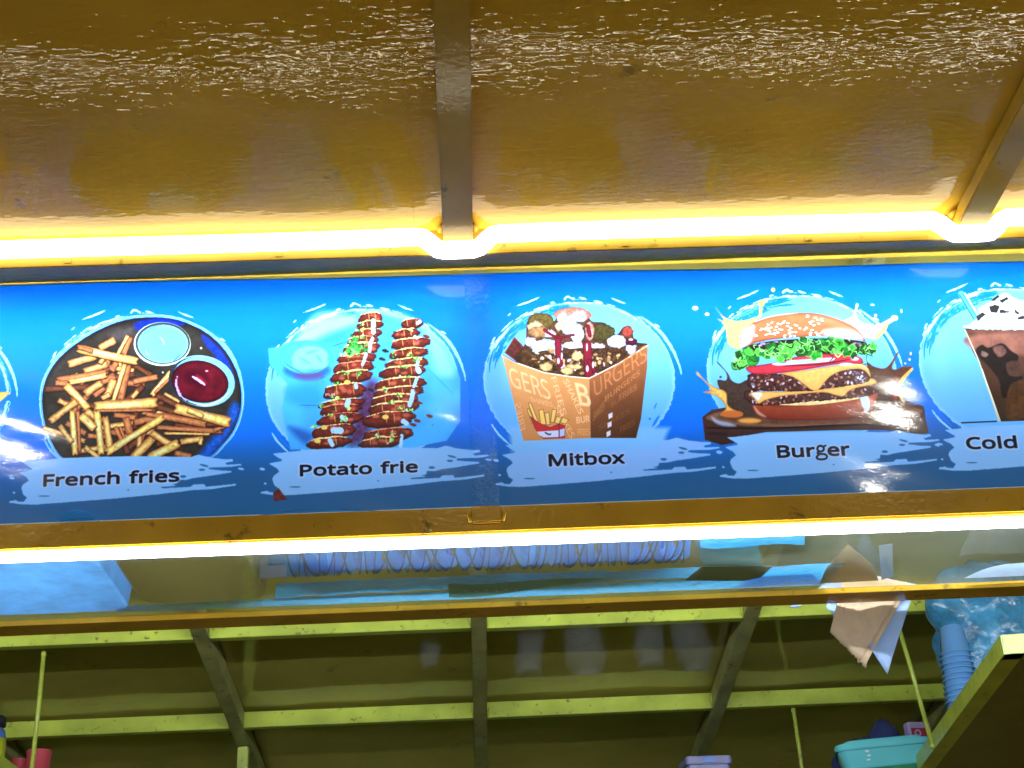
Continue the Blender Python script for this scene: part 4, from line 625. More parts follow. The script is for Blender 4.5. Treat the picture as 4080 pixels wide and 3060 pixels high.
    B.poly([(1420, 350), (1500, 300), (1535, 205), (1560, 210), (1540, 290), (1600, 360), (1720, 380), (1800, 350), (1880, 310), (1900, 340), (1830, 390), (1780, 460), (1720, 520), (1580, 480), (1500, 400)], (186, 176, 190), aa=3, edge=(150, 120, 90), ew=7, noise=.25); B.ell(1895, 320, 34, 26, (206, 170, 120)); B.stroke([(1720, 500), (1790, 440), (1830, 370)], 36, (196, 150, 96), taper=.5); B.ell(1960, 255, 10, 18, (200, 170, 110)); B.ell(1720, 296, 14, 14, (200, 176, 120)); B.ell(1690, 198, 20, 10, (190, 190, 170)); B.ell(1548, 200, 14, 16, (206, 170, 100))
    B.poly([(1640, 740), (1700, 770), (1790, 790), (1850, 750), (1920, 640), (1930, 650), (1870, 770), (1900, 800), (1980, 770), (2060, 780), (1990, 880), (1940, 980), (1980, 1090), (1900, 1150), (1700, 1150), (1660, 900)], (98, 58, 44), aa=3, noise=.25, dark=(-.6, 1, (44, 30, 22))); B.stroke([(2060, 790), (1970, 890), (1930, 990), (1980, 1100)], 36, (216, 176, 84), taper=.5); B.stroke([(1920, 900), (1900, 1050)], 50, (150, 44, 40), aa=16, alpha=.8); B.ell(2045, 650, 9, 16, (190, 160, 100)); B.ell(2035, 705, 10, 12, (200, 170, 100)); B.ell(1995, 740, 10, 10, (200, 170, 100)); B.ell(280, 870, 12, 10, (30, 50, 110))
    # bottom bun, patties, cheese
    B.poly([(570, 1130), (600, 1200), (680, 1250), (900, 1272), (1300, 1268), (1560, 1240), (1680, 1190), (1725, 1100), (1730, 1010), (1560, 1060), (1200, 1110), (850, 1130), (680, 1120)], (168, 76, 46), edge=(90, 30, 24), ew=12, noise=.2, nf=.06, dark=(0, 1, (104, 38, 28))); B.stroke([(830, 1118), (1100, 1110), (1350, 1085), (1560, 1058)], 44, (224, 198, 146), taper=.5, noise=.15); B.poly([(1570, 1000), (1640, 1030), (1670, 1130), (1640, 1190), (1590, 1120)], (170, 204, 244), aa=5); B.stroke([(590, 1140), (630, 1200), (700, 1240)], 26, (220, 190, 170), taper=.8, aa=8, alpha=.6)
    def patty(pts, seed):
        B.poly(pts, (62, 34, 34), edge=(30, 12, 14), ew=8, noise=.5, nf=.2, rough=4); q = np.random.default_rng(seed); Pp = np.asarray(pts, float); lo, hi = Pp.min(0), Pp.max(0); ins = lambda x, y: sdpoly(np.array([x]), np.array([y]), [Pp])[0] < -8
        for _ in range(240):
            x, y = q.uniform(lo[0], hi[0]), q.uniform(lo[1], hi[1])
            if not ins(x, y): continue
            c = ((150, 104, 92), (96, 56, 52), (40, 18, 20), (190, 170, 196))[int(q.choice(4, p=[.35, .3, .22, .13]))]
            if x < 620 or (x > 1480 and y < 960): c = ((176, 186, 226), (120, 96, 110), (60, 34, 40))[int(q.integers(3))]
            B.ell(x, y, q.uniform(7, 20), q.uniform(6, 13), c, rot=q.uniform(0, 3), rough=2, n=9, aa=3)
    patty([(500, 1010), (510, 1070), (590, 1128), (760, 1130), (1000, 1108), (1560, 1058), (1740, 1005), (1755, 960), (1720, 930), (1500, 970), (1200, 1000), (700, 1020), (580, 985)], 1)
    B.poly([(575, 1010), (1000, 1000), (1400, 955), (1620, 890), (1700, 885), (1722, 930), (1560, 965), (1470, 1000), (1420, 1048), (1340, 1035), (1240, 1012), (1050, 1025), (840, 1050), (700, 1085), (632, 1118), (590, 1070)], (214, 166, 92), edge=(156, 106, 50), ew=7, noise=.1); B.poly([(580, 1020), (660, 1020), (650, 1060), (625, 1085), (590, 1050)], (190, 206, 232), aa=9)
    patty([(540, 850), (530, 920), (560, 975), (700, 1000), (1000, 1000), (1150, 998), (1250, 975), (1600, 928), (1665, 880), (1640, 810), (1560, 790), (1300, 820), (800, 840), (640, 830)], 2)
    B.poly([(840, 835), (1100, 800), (1400, 752), (1580, 742), (1650, 790), (1672, 870), (1620, 812), (1540, 792), (1400, 815), (1290, 870), (1190, 985), (1125, 990), (1040, 930), (960, 875), (880, 850)], (214, 166, 92), edge=(160, 110, 56), ew=7, noise=.1); B.stroke([(1380, 760), (1560, 752), (1650, 800)], 16, (240, 214, 160), taper=.7, alpha=.8)
    B.poly([(515, 780), (560, 835), (700, 845), (860, 830), (1100, 795), (1400, 745), (1590, 745), (1580, 690), (1450, 655), (1100, 660), (760, 740), (600, 765)], (182, 46, 64), edge=(110, 20, 40), ew=9, noise=.15, nf=.05); B.poly([(760, 745), (900, 720), (1300, 690), (1320, 715), (1200, 735), (860, 762), (790, 762)], (160, 200, 240), aa=4); B.ell(1445, 750, 60, 14, (170, 200, 246), aa=5); B.ell(1525, 700, 40, 18, (176, 190, 240), aa=5); B.stroke([(860, 770), (1200, 750), (1500, 700)], 16, (96, 14, 34), taper=.7)
    B.poly([(480, 600), (620, 560), (820, 530), (1200, 510), (1500, 520), (1640, 560), (1500, 640), (1000, 660), (600, 680)], (34, 22, 26), noise=.6, nf=.12)
    for _ in range(40): B.ell(rg.uniform(620, 1640), rg.uniform(520, 590), rg.uniform(8, 26), rg.uniform(6, 14), ((110, 100, 130), (60, 30, 34), (150, 150, 190))[int(rg.integers(3))], rough=3, n=9, alpha=.8)
    # lettuce: overlapping ruffles
    mid = lambda x: np.interp(x, [380, 560, 760, 960, 1150, 1350, 1550, 1720], [735, 660, 650, 610, 560, 580, 610, 610])
    for i in range(64):
        x = rg.uniform(385, 1715); y = mid(x) + rg.normal() * 36; r = rg.uniform(34, 64); n = 12
        q = [(x + r * (1 + .5 * (rg.random() - .5)) * math.cos(v), y + r * .85 * (1 + .7 * (rg.random() - .5)) * math.sin(v)) for v in np.arange(n) * 2 * math.pi / n]
        c = ((40, 140, 44), (24, 96, 34), (64, 178, 60), (18, 66, 28))[int(rg.integers(4))]
        B.poly(q, c, edge=(120, 216, 100) if rg.random() < .6 else (20, 60, 26), ew=6, noise=.4, nf=.08)
    for i in range(70):
        x = rg.uniform(390, 1710); y = mid(x) + rg.normal() * 44; th = rg.uniform(0, 6.3); l = rg.uniform(20, 54)
        B.stroke([(x, y), (x + l * math.cos(th), y + l * math.sin(th)), (x + l * 1.5 * math.cos(th + .9), y + l * 1.3 * math.sin(th + .9))], rg.uniform(7, 13), ((126, 224, 104), (150, 236, 150), (20, 44, 24))[int(rg.integers(3))], taper=.7)
    # top bun with sesame
    B.poly([(470, 595), (462, 500), (500, 430), (570, 375), (700, 320), (850, 285), (1050, 272), (1220, 288), (1400, 345), (1540, 420), (1612, 500), (1600, 525), (1400, 500), (1200, 488), (1000, 500), (800, 520), (640, 545), (540, 580)], (178, 104, 68), edge=(120, 62, 42), ew=14, noise=.1, nf=.04, dark=(.1, 1, (150, 92, 60)))
    B.poly([(470, 590), (464, 500), (510, 430), (580, 390), (590, 450), (560, 540), (500, 590)], (150, 186, 244), aa=16, noise=.2); B.poly([(1240, 440), (1400, 420), (1520, 440), (1600, 510), (1450, 505), (1260, 480)], (190, 204, 226), aa=22); B.stroke([(1180, 330), (1350, 360), (1480, 430)], 60, (206, 130, 96), aa=30, alpha=.6)
    for _ in range(92):
        x, y = rg.uniform(590, 1230), rg.uniform(285, 505)
        if y < 290 + ((x - 1050) / 480) ** 2 * 150 + 8 or y > 510 - (x - 600) * .03: continue
        th = rg.uniform(-.6, .6); B.ell(x + 2, y + 5, 17, 9, (96, 52, 36), rot=th, n=10); B.ell(x, y, 16, 8.5, (244, 232, 224), rot=th, n=10)
    B.stroke([(600, 360), (760, 305), (1000, 275)], 14, (220, 196, 200), taper=.8, alpha=.7)
    label(ax[3] - ax[0]); text(A, G, 'Bur', (3090.5, 1823.7), (3248, 1818), 57, (8, 8, 34), .046, halo=(190, 206, 250)); text(A, G, 'er', (3296, 1816), (3387, 1812.5), 57, (8, 8, 34), .046, halo=(190, 206, 250))
    g = Panel(A, 2850, 1700, 2.3284); ink = (8, 8, 34)
    for col, ex in (((190, 206, 250), 8), (ink, 0)):
        al = .55 if ex else 1
        t = np.arange(20) * 2 * math.pi / 20
        g.stroke(np.stack([976 + 30 * np.cos(t), 205 + 27 * np.sin(t)], -1), 20 + ex, col, closed=True, sm=False, alpha=al); g.stroke([(1000, 188), (1022, 176)], 17 + ex, col, sm=False, alpha=al)
        g.stroke([(958, 228), (948, 246), (968, 254), (1010, 256), (1034, 272), (1026, 296), (990, 305), (950, 300), (940, 282), (958, 262)], 19 + ex, col, alpha=al)
    # ================= cold drink
    disc(dx_[4]); E = Panel(A, 3480, 1000, 1.659)
    E.poly([(600, 512), (1290, 495), (1215, 740), (1090, 1120), (830, 1128), (700, 735), (655, 660)], (92, 58, 48), smooth=False, edge=(40, 26, 24), ew=8, noise=.25, nf=.03, dark=(0, 1, (44, 30, 20)))
    E.poly([(640, 560), (1270, 540), (1250, 660), (950, 690), (760, 640), (660, 650)], (124, 82, 72), aa=16, noise=.2, nf=.03)
    for q, c in (([(680, 650), (720, 620), (760, 640), (850, 610), (910, 660), (960, 700), (930, 780), (990, 840), (910, 880), (890, 960), (850, 960), (830, 850), (760, 760), (700, 700)], (26, 20, 20)), ([(790, 640), (850, 625), (880, 670), (830, 700)], (96, 66, 62)), ([(720, 660), (760, 680), (745, 700), (715, 690)], (110, 90, 84)), ([(880, 740), (960, 730), (980, 820), (900, 820)], (66, 46, 40)), ([(900, 900), (1000, 860), (1060, 980), (1000, 1100), (880, 1100)], (70, 44, 24)), ([(1020, 700), (1200, 690), (1150, 900), (1060, 820)], (40, 26, 22)), ([(1100, 560), (1220, 560), (1200, 640), (1120, 640)], (150, 100, 84))): E.poly(q, c, aa=6, noise=.3, nf=.06)
    E.stroke([(605, 520), (700, 730), (830, 1125)], 8, (190, 190, 170), sm=False); E.stroke([(720, 780), (838, 1125)], 5, (240, 236, 210), sm=False)
    E.stroke([(580, 285), (680, 440)], 40, (80, 176, 240), sm=False); E.stroke([(568, 290), (664, 448)], 8, (20, 90, 160), sm=False); E.stroke([(604, 280), (690, 420)], 8, (214, 236, 255), sm=False); E.stroke([(588, 285), (684, 440)], 8, (40, 120, 190), sm=False)
    E.poly([(600, 512), (650, 470), (700, 430), (690, 380), (760, 340), (820, 290), (880, 275), (930, 310), (1010, 330), (1090, 350), (1160, 400), (1220, 440), (1290, 498), (1000, 520)], (176, 222, 246), edge=(110, 190, 240), ew=8, noise=.14, nf=.05, rough=5)
    for q in ([(680, 430), (720, 405), (742, 420), (690, 465)], [(765, 370), (800, 355), (835, 365), (820, 410), (775, 405)], [(775, 330), (820, 290), (835, 300), (800, 330)], [(830, 330), (880, 305), (890, 318), (850, 345)], [(835, 385), (900, 400), (890, 410), (832, 410)], [(925, 350), (970, 365), (960, 370)], [(930, 385), (965, 410), (960, 425), (935, 410)], [(950, 440), (995, 425), (1000, 450), (955, 455)], [(1040, 380), (1080, 400), (1060, 420)], [(1100, 430), (1150, 440), (1120, 460)], [(1000, 380), (1030, 360), (1034, 376)]): E.poly(q, (40, 32, 36), smooth=False, rough=2)
    for pts in ([(640, 500), (760, 480), (900, 485)], [(740, 460), (840, 470), (960, 468)], [(700, 390), (740, 400)], [(1000, 470), (1140, 480)]): E.stroke(pts, 12, (214, 232, 226), taper=.8, alpha=.8)
    label(ax[4] - ax[0]); E.stroke([(582, 1136), (812, 1127)], 9, (30, 24, 40), sm=False)
    text(A, G, 'Cold', (3848, 1789), (4060, 1783.4), 55, (8, 8, 34), .046, halo=(190, 206, 250))
    # ================= the panel running out of the picture on the side of the fries: toasted snack, cropped
    disc(2 * dx_[0] - dx_[1], fill=False); dxo = -(ax[1] - ax[0]); O = Moved(F, dxo)
    O.ell(1130, 860, 900, 700, (150, 84, 44), edge=(92, 44, 30), ew=26, noise=.4, nf=.05, n=40); O.ell(1100, 820, 640, 470, (206, 160, 86), aa=30, noise=.4, nf=.06)
    for _ in range(60): O.ell(rg.uniform(500, 1700), rg.uniform(450, 1250), rg.uniform(14, 50), rg.uniform(10, 34), ((214, 60, 48), (80, 150, 60), (240, 214, 150), (120, 60, 40))[int(rg.integers(4))], rough=5, n=10, aa=4)
    Panel(A, 0, 1100, 1.659).poly([(-140, 790), (-40, 770), (76, 764), (20, 820), (-30, 860), (-150, 900)], (214, 176, 92), smooth=False, noise=.15, edge=(150, 104, 50), ew=5)
    label(2 * ax[0] - ax[1] - ax[0])
    return np.clip(A.C, 0, 1)

# ================================================================ printed menu banner
GL = json.loads(GLYPHS)
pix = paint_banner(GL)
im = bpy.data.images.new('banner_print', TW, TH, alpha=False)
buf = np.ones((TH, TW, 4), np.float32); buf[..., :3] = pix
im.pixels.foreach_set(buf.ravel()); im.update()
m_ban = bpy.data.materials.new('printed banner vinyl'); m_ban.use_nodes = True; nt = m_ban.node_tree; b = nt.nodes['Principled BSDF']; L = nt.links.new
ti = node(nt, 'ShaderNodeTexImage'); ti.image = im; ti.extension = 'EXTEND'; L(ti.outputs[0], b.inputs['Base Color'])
b.inputs['Roughness'].default_value = .30; b.inputs['Specular IOR Level'].default_value = .12; b.inputs['Coat Weight'].default_value = .4; b.inputs['Coat Roughness'].default_value = .06
tc = node(nt, 'ShaderNodeTexCoord'); n1 = node(nt, 'ShaderNodeTexNoise'); n1.inputs['Scale'].default_value = 150; n1.inputs['Detail'].default_value = 2; L(tc.outputs['Object'], n1.inputs['Vector'])
n2 = node(nt, 'ShaderNodeTexNoise'); n2.inputs['Scale'].default_value = 260; n2.inputs['Detail'].default_value = 2; L(tc.outputs['Object'], n2.inputs['Vector'])
sx = node(nt, 'ShaderNodeSeparateXYZ'); L(tc.outputs['Object'], sx.inputs[0])
mm = node(nt, 'ShaderNodeMath', operation='SUBTRACT'); mm.inputs[1].default_value = .041; L(sx.outputs[0], mm.inputs[0])
ma = node(nt, 'ShaderNodeMath', operation='ABSOLUTE'); L(mm.outputs[0], ma.inputs[0])
lt_ = node(nt, 'ShaderNodeMath', operation='LESS_THAN'); lt_.inputs[1].default_value = .023; L(ma.outputs[0], lt_.inputs[0])
ms = node(nt, 'ShaderNodeMath', operation='MULTIPLY'); ms.inputs[1].default_value = .0016; L(lt_.outputs[0], ms.inputs[0])      # vinyl pressed on the rough post
md_ = node(nt, 'ShaderNodeMath', operation='MULTIPLY'); L(n1.outputs[0], md_.inputs[0]); L(ms.outputs[0], md_.inputs[1])
mf = node(nt, 'ShaderNodeMath', operation='MULTIPLY_ADD'); mf.inputs[1].default_value = .00005; L(n2.outputs[0], mf.inputs[0]); L(md_.outputs[0], mf.inputs[2])
bp = node(nt, 'ShaderNodeBump'); bp.inputs['Distance'].default_value = 1.0; bp.inputs['Strength'].default_value = 1; L(mf.outputs[0], bp.inputs['Height']); L(bp.outputs[0], b.inputs['Normal']); L(bp.outputs[0], b.inputs['Coat Normal'])
tr = node(nt, 'ShaderNodeBsdfTranslucent'); L(ti.outputs[0], tr.inputs[0]); mxs = node(nt, 'ShaderNodeMixShader'); mxs.inputs[0].default_value = .20
L(b.outputs[0], mxs.inputs[1]); L(tr.outputs[0], mxs.inputs[2]); L(mxs.outputs[0], nt.nodes['Material Output'].inputs[0])
NU, NV = 300, 26
def stop(x): return .2262 - .0085 * (x + .8) + .0012 * math.sin(x * 9)       # the top edge sags a little along the stall
def bfn(u, v):
    x = TX0 + (TX1 - TX0) * u; s = TS0 + .002 + (stop(x) - TS0 - .002) * v
    n = .0015 + .0022 * math.sin(math.pi * v) * wob(x * 1.3, 1) + .0012 * wob(x * 2.6 + v * 3, 4)
    n += .0018 * math.exp(-((x - .041) / .03) ** 2)
    return S(x, s, max(n, -.001))
bme = grid('menu_banner', bfn, NU, NV); uv = bme.uv_layers.new(name='UVMap')
for lp in bme.loops:
    i, j = lp.vertex_index % NU, lp.vertex_index // NU; x = TX0 + (TX1 - TX0) * i / (NU - 1); s = TS0 + .002 + (stop(x) - TS0 - .002) * j / (NV - 1)
    uv.data[lp.index].uv = ((x - TX0) / (TX1 - TX0), (s - TS0) / (TS1 - TS0))
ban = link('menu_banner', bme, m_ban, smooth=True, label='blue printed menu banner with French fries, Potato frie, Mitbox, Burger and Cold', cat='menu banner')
def strip(name, fn, m, parent, n=160):
    o = link(name, grid(name, fn, n, 5), m, smooth=True); o.parent = parent; return o
strip('bottom_hem', lambda u, v: S(TX0 + (TX1 - TX0) * u, TS0 + .0005 + .0042 * v, .0032 + .0012 * math.sin(math.pi * v) + .0008 * wob(u * 40)), m_hem, ban)
strip('top_hem', lambda u, v: S(TX0 + (TX1 - TX0) * u, stop(TX0 + (TX1 - TX0) * u) - .0022 + .0026 * v, .0034 + .0008 * math.sin(math.pi * v)), m_flap, ban)
strip('curled_flap', lambda u, v: S(-.68 + .078 * u, TS0 + .003 + .019 * math.sin(math.pi * min(u * 1.05, 1)) ** .8 * (.35 + .65 * v), .004 + .010 * math.sin(math.pi * u) * v), m_flap, ban, 24)
strip('curled_flap', lambda u, v: S(-.36 + .24 * u, TS0 + .002 + .006 * math.sin(math.pi * u) * (.5 + .5 * v), .004 + .003 * math.sin(math.pi * u) * v), m_flap, ban, 24)

# ================================================================ glass shelf and what lies on it
gs = link('glass_shelf', bx('glass_shelf', XL + .01, XR - .01, 2.318, 2.6565, 2.4855, 2.4912, .001), m_glass, label='clear glass shelf under the banner, loaded with tubs, lids and cartons', cat='shelf')
def tub(name, x0, x1, y0, y1, h, flare, r, m, lab, cat, z=ZS):
    t = empty(name, ((x0 + x1) / 2, (y0 + y1) / 2, z), lab, cat); bm = bmesh.new(); hx, hy = (x1 - x0) / 2, (y1 - y0) / 2; loops = []
    def loop(e, zz, rr): return [bm.verts.new((sx_ * (hx + e - rr) + rr * math.cos(a), sy_ * (hy + e - rr) + rr * math.sin(a), zz)) for sx_, sy_, a0 in ((1, 1, 0), (-1, 1, 90), (-1, -1, 180), (1, -1, 270)) for a in (math.radians(a0 + 18 * k) for k in range(6))]
    for e, zz, rr in ((-.006, 0, r * .9), (-.001, .003, r), (flare * .5, h * .5, r), (flare, h, r), (flare + .008, h, r + .008), (flare + .008, h + .006, r + .008)): loops.append(loop(e, zz, rr))
    for A, B in zip(loops, loops[1:]):
        for k in range(len(A)): bm.faces.new((A[k], A[(k + 1) % len(A)], B[(k + 1) % len(A)], B[k]))
    bm.faces.new(loops[0]); o = link('tub_body', from_bm(bm, 'tub_body'), m, smooth=False); o.parent = t; return t
tub('plastic_tub', -1.06, -.632, 2.36, 2.645, .13, .01, .035, m_tubw, 'white scuffed plastic tub on the glass shelf below the French fries picture', 'tub')
tub('brown_tub', -.606, -.370, 2.36, 2.612, .12, .004, .035, m_brown, 'dark amber tub on the glass shelf, between the white tub and the lids', 'tub')
gc = empty('grey_box', (-.352, 2.43, ZS + .001), 'small grey punched card box at the lid bag, beside the amber tub', 'box')
o = link('box_shell', bx('box_shell', -.03, .035, -.03, .06, .05, .12, .002), m_grey); o.parent = gc
o = link('box_flap', bx('box_flap', -.03, .03, .062, .064, .0, .11, .0005), m_grey); o.parent = gc
for k in range(3):
    o = link('punched_hole', lathe('punched_hole', [(0, -.0004), (.004, -.0004), (.004, .0004), (0, .0004)], 10), m_hole_dark); o.parent = gc; o.location = (-.02 + .02 * k, .03, .0497)  # flat dark discs painted on for the shade inside the holes
# nested clear lids lying on their rims, axis along the stall
lm = lathe('cup_cover', [(.045, .0140), (.060, .0145), (.0655, .0120), (.0680, .0030), (.0690, .0), (.0750, .0), (.0750, .0018), (.0695, .0022)], 36)
lm.materials.append(m_lid); lm.materials.append(m_rim)
for p in lm.polygons:
    p.use_smooth = True; c_ = p.center; p.material_index = 1 if math.hypot(c_.x, c_.y) > .0700 else 0
xs = []; x = -.312
while x < .408: xs.append(x); x += .0125 if RND.random() > .07 else .022
def nth(i): return '%d%s' % (i, 'th' if 10 < i % 100 < 14 else {1: 'st', 2: 'nd', 3: 'rd'}.get(i % 10, 'th'))
def lid_label(i):
    if i == 0: return 'clear lid at the start of the long row, nearest the amber tub'
    if i == len(xs) - 1: return 'clear lid closing the long row, next to the folded carton'
    return '%s clear lid of the long row on the glass shelf, counted from the amber tub' % nth(i + 1)
for i, x in enumerate(xs):
    o = bpy.data.objects.new('cup_cover', lm); COL.objects.link(o); o.scale = (.86, .86, 1); o.location = (x, 2.490 + .004 * math.sin(x * 9), ZS + .0662 + RND.uniform(0, .001))
    o.rotation_euler = (RND.uniform(-.4, .4), math.pi / 2 + RND.uniform(-.03, .03), RND.uniform(-.03, .03)); o['label'] = lid_label(i); o['category'] = 'lid'; o['group'] = 'clear lids lying in a row on the glass shelf'
def sheet(name, pts, hh, nu, nv, seed, amp, m, lab, cat, thick=.0012):
    """crumpled film over a quadrilateral of world points"""
    r = np.random.default_rng(seed); A, B, C_, D = (np.array(q, float) for q in pts); ph = r.uniform(0, 6.3, 12); fq = r.uniform(10, 60, 12); an = r.uniform(0, 6.3, 12)
    def fn(u, v):
        p = (A * (1 - u) + B * u) * (1 - v) + (D * (1 - u) + C_ * u) * v
        e = sum(abs(math.sin(fq[k] * (p[0] * math.cos(an[k]) + p[1] * math.sin(an[k])) + ph[k])) * (1.2 / (1 + fq[k] * .06)) for k in range(12)) / 6
        return p + np.array([0, 0, 1]) * (hh * math.sin(math.pi * v) + amp * e)
    return link(name, grid(name, fn, nu, nv), m, smooth=True, label=lab, cat=cat)
lb = sheet('lid_bag', [(-.345, 2.540, ZS + .001), (.44, 2.540, ZS + .001), (.50, 2.596, ZS + .0012), (-.36, 2.622, ZS + .0012)], .0, 170, 34, 3, .012, m_bag, 'torn clear bag spread behind the row of lids on the glass shelf', 'plastic bag')
o = sheet('bag_skirt', [(-.662, 2.618, ZS + .0006), (.66, 2.590, ZS + .0006), (.70, 2.656, ZS + .0003), (-.662, 2.656, ZS + .0003)], .0, 160, 14, 17, .003, m_bag, None, None); o.parent = lb
o = sheet('bag_end', [(-.345, 2.39, ZS + .012), (-.24, 2.40, ZS + .004), (-.20, 2.52, ZS + .002), (-.36, 2.53, ZS + .002)], .012, 40, 40, 31, .02, m_bag, None, None); o.parent = lb
gb = grid('green_print', lambda u, v: (-.03 + .31 * u, 2.560 + .080 * v * (1 - .9 * u ** 1.5) + .012 * math.sin(u * 7) * (1 - u), ZS + .0003 + .0004 * v), 40, 6); o = link('green_print', gb, m_green, smooth=True, label='dark green printed band of the bag'); o.parent = lb
for k in range(6):
    o = link('printed_mark', bx('printed_mark', 0, .007, 0, .0025, 0, .0002), m_lilw); o.parent = lb; o.location = (.0 + .020 * k, 2.60 + .006 * (k % 2), ZS - .0004); o.rotation_euler.z = .4 * k
# folded carton, crumpled film, small paper pieces
cb = empty('folded_carton', (.487, 2.525, ZS + .0005), 'folded grey green carton on the glass shelf at the end of the lid row', 'carton')
def plate(name, P, m, parent):
    bm = bmesh.new(); lo = [bm.verts.new(q) for q in P]; hi = [bm.verts.new((q[0], q[1], q[2] + .002)) for q in P]; n = len(P)
    bm.faces.new(lo); bm.faces.new(hi)
    for k in range(n): bm.faces.new((lo[k], lo[(k + 1) % n], hi[(k + 1) % n], hi[k]))
    o = link(name, from_bm(bm, name), m); o.parent = parent
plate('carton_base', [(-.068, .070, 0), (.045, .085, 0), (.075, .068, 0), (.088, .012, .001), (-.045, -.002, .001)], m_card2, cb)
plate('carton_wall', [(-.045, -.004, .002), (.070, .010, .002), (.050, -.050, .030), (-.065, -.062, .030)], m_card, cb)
sheet('crumpled_film', [(.42, 2.375, ZS + .002), (.62, 2.375, ZS + .002), (.62, 2.455, ZS + .001), (.43, 2.455, ZS + .001)], .025, 60, 30, 8, .020, m_bag, 'crumpled clear film behind the folded carton on the glass shelf', 'plastic film')
sheet('film_sheet', [(.575, 2.545, ZS + .0005), (.715, 2.54, ZS + .0005), (.70, 2.648, ZS + .0005), (.52, 2.650, ZS + .0005)], .0, 40, 20, 12, .008, m_bag, 'flat clear film between the carton and the brown paper on the shelf', 'plastic film')
sheet('white_tray', [(1.03, 2.575, ZS + .001), (1.35, 2.555, ZS + .001), (1.35, 2.65, ZS + .001), (.97, 2.648, ZS + .001)], .004, 12, 8, 2, .002, m_paperw, 'white sheet edge on the glass shelf above the cup bag', 'paper')
sheet('film_roll', [(.96, 2.38, ZS + .001), (1.12, 2.38, ZS + .001), (1.10, 2.535, ZS + .001), (.93, 2.545, ZS + .001)], .03, 40, 30, 21, .016, film('grey bag film', (.16, .18, .18), clear=.6, rough=.2, gloss=.8, bump=[(40, .006)]), 'grey clear wrapping bundled on the glass shelf above the cup bag', 'plastic film')
# wrapping papers hanging over the rear rail
def paper(pts, bend, m, lab, z0=0, jag=0):
    A, B, C_, D = (np.array(q, float) for q in pts); r = np.random.default_rng(int(z0 * 100) + 3); jg = r.uniform(-1, 1, 40)
    def fn(u, v):
        uu = u; p = (A * (1 - u) + B * u) * (1 - v) + (D * (1 - u) + C_ * u) * v
        if jag and (u == 0): p = p + np.array([jag * jg[int(v * 27)], 0, jag * jg[int(v * 27) + 8]])
        curl = .010 * (u - .5) ** 2 * 4 * v
        return p + np.array([0, bend * math.sin(math.pi * u) * math.sin(math.pi * v) + .003 * wob(u * 3 + v * 2) - curl, 0])
    o = link('wrapping_paper', grid('wrapping_paper', fn, 16, 28), m, smooth=True, label=lab, cat='paper', group='wrapping papers hanging behind the shelf rail'); md = o.modifiers.new('t', 'SOLIDIFY'); md.thickness = .0006
# corners: left, top, right, bottom tip
paper([(.758, 2.744, 2.46), (.80, 2.744, 2.545), (.905, 2.746, 2.515), (.817, 2.752, 2.336)], .008, m_paperw, 'white paper at the back of the hanging sheets, showing along one side', .9)
paper([(.705, 2.742, 2.515), (.76, 2.742, 2.55), (.86, 2.742, 2.50), (.770, 2.748, 2.352)], .006, m_paperw, 'white paper whose torn stepped edge peeks out beside the brown sheet', .2, .004)
paper([(.730, 2.739, 2.408), (.775, 2.739, 2.545), (.890, 2.741, 2.512), (.772, 2.744, 2.350)], .005, m_paper, 'brown paper just behind the frontmost hanging sheet', .5, .003)
paper([(.716, 2.736, 2.424), (.765, 2.736, 2.55), (.885, 2.737, 2.516), (.764, 2.741, 2.362)], .005, m_paper, 'brown paper hanging frontmost over the rear shelf rail', .7)
def lying(name, P, m, lab):
    bm = bmesh.new(); lo = [bm.verts.new(q) for q in P]; hi = [bm.verts.new((q[0], q[1], q[2] + .0008)) for q in P]; n = len(P); bm.faces.new(lo); bm.faces.new(hi)
    for k in range(n): bm.faces.new((lo[k], lo[(k + 1) % n], hi[(k + 1) % n], hi[k]))
    link(name, from_bm(bm, name), m, label=lab, cat='paper')
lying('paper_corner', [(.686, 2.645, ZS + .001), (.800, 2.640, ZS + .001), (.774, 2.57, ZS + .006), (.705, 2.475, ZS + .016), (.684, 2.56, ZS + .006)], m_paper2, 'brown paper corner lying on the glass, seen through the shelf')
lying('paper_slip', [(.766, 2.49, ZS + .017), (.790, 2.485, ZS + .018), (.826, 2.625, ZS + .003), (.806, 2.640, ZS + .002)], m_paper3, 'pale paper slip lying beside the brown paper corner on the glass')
link('paper_scrap', box8('paper_scrap', [(.642, 2.733, 2.475), (.653, 2.733, 2.487), (.676, 2.733, 2.488), (.662, 2.733, 2.477), (.642, 2.735, 2.475), (.653, 2.735, 2.487), (.676, 2.735, 2.488), (.662, 2.735, 2.477)]), m_paperw, label='tiny torn white paper scrap stuck behind the shelf rail', cat='paper scrap')

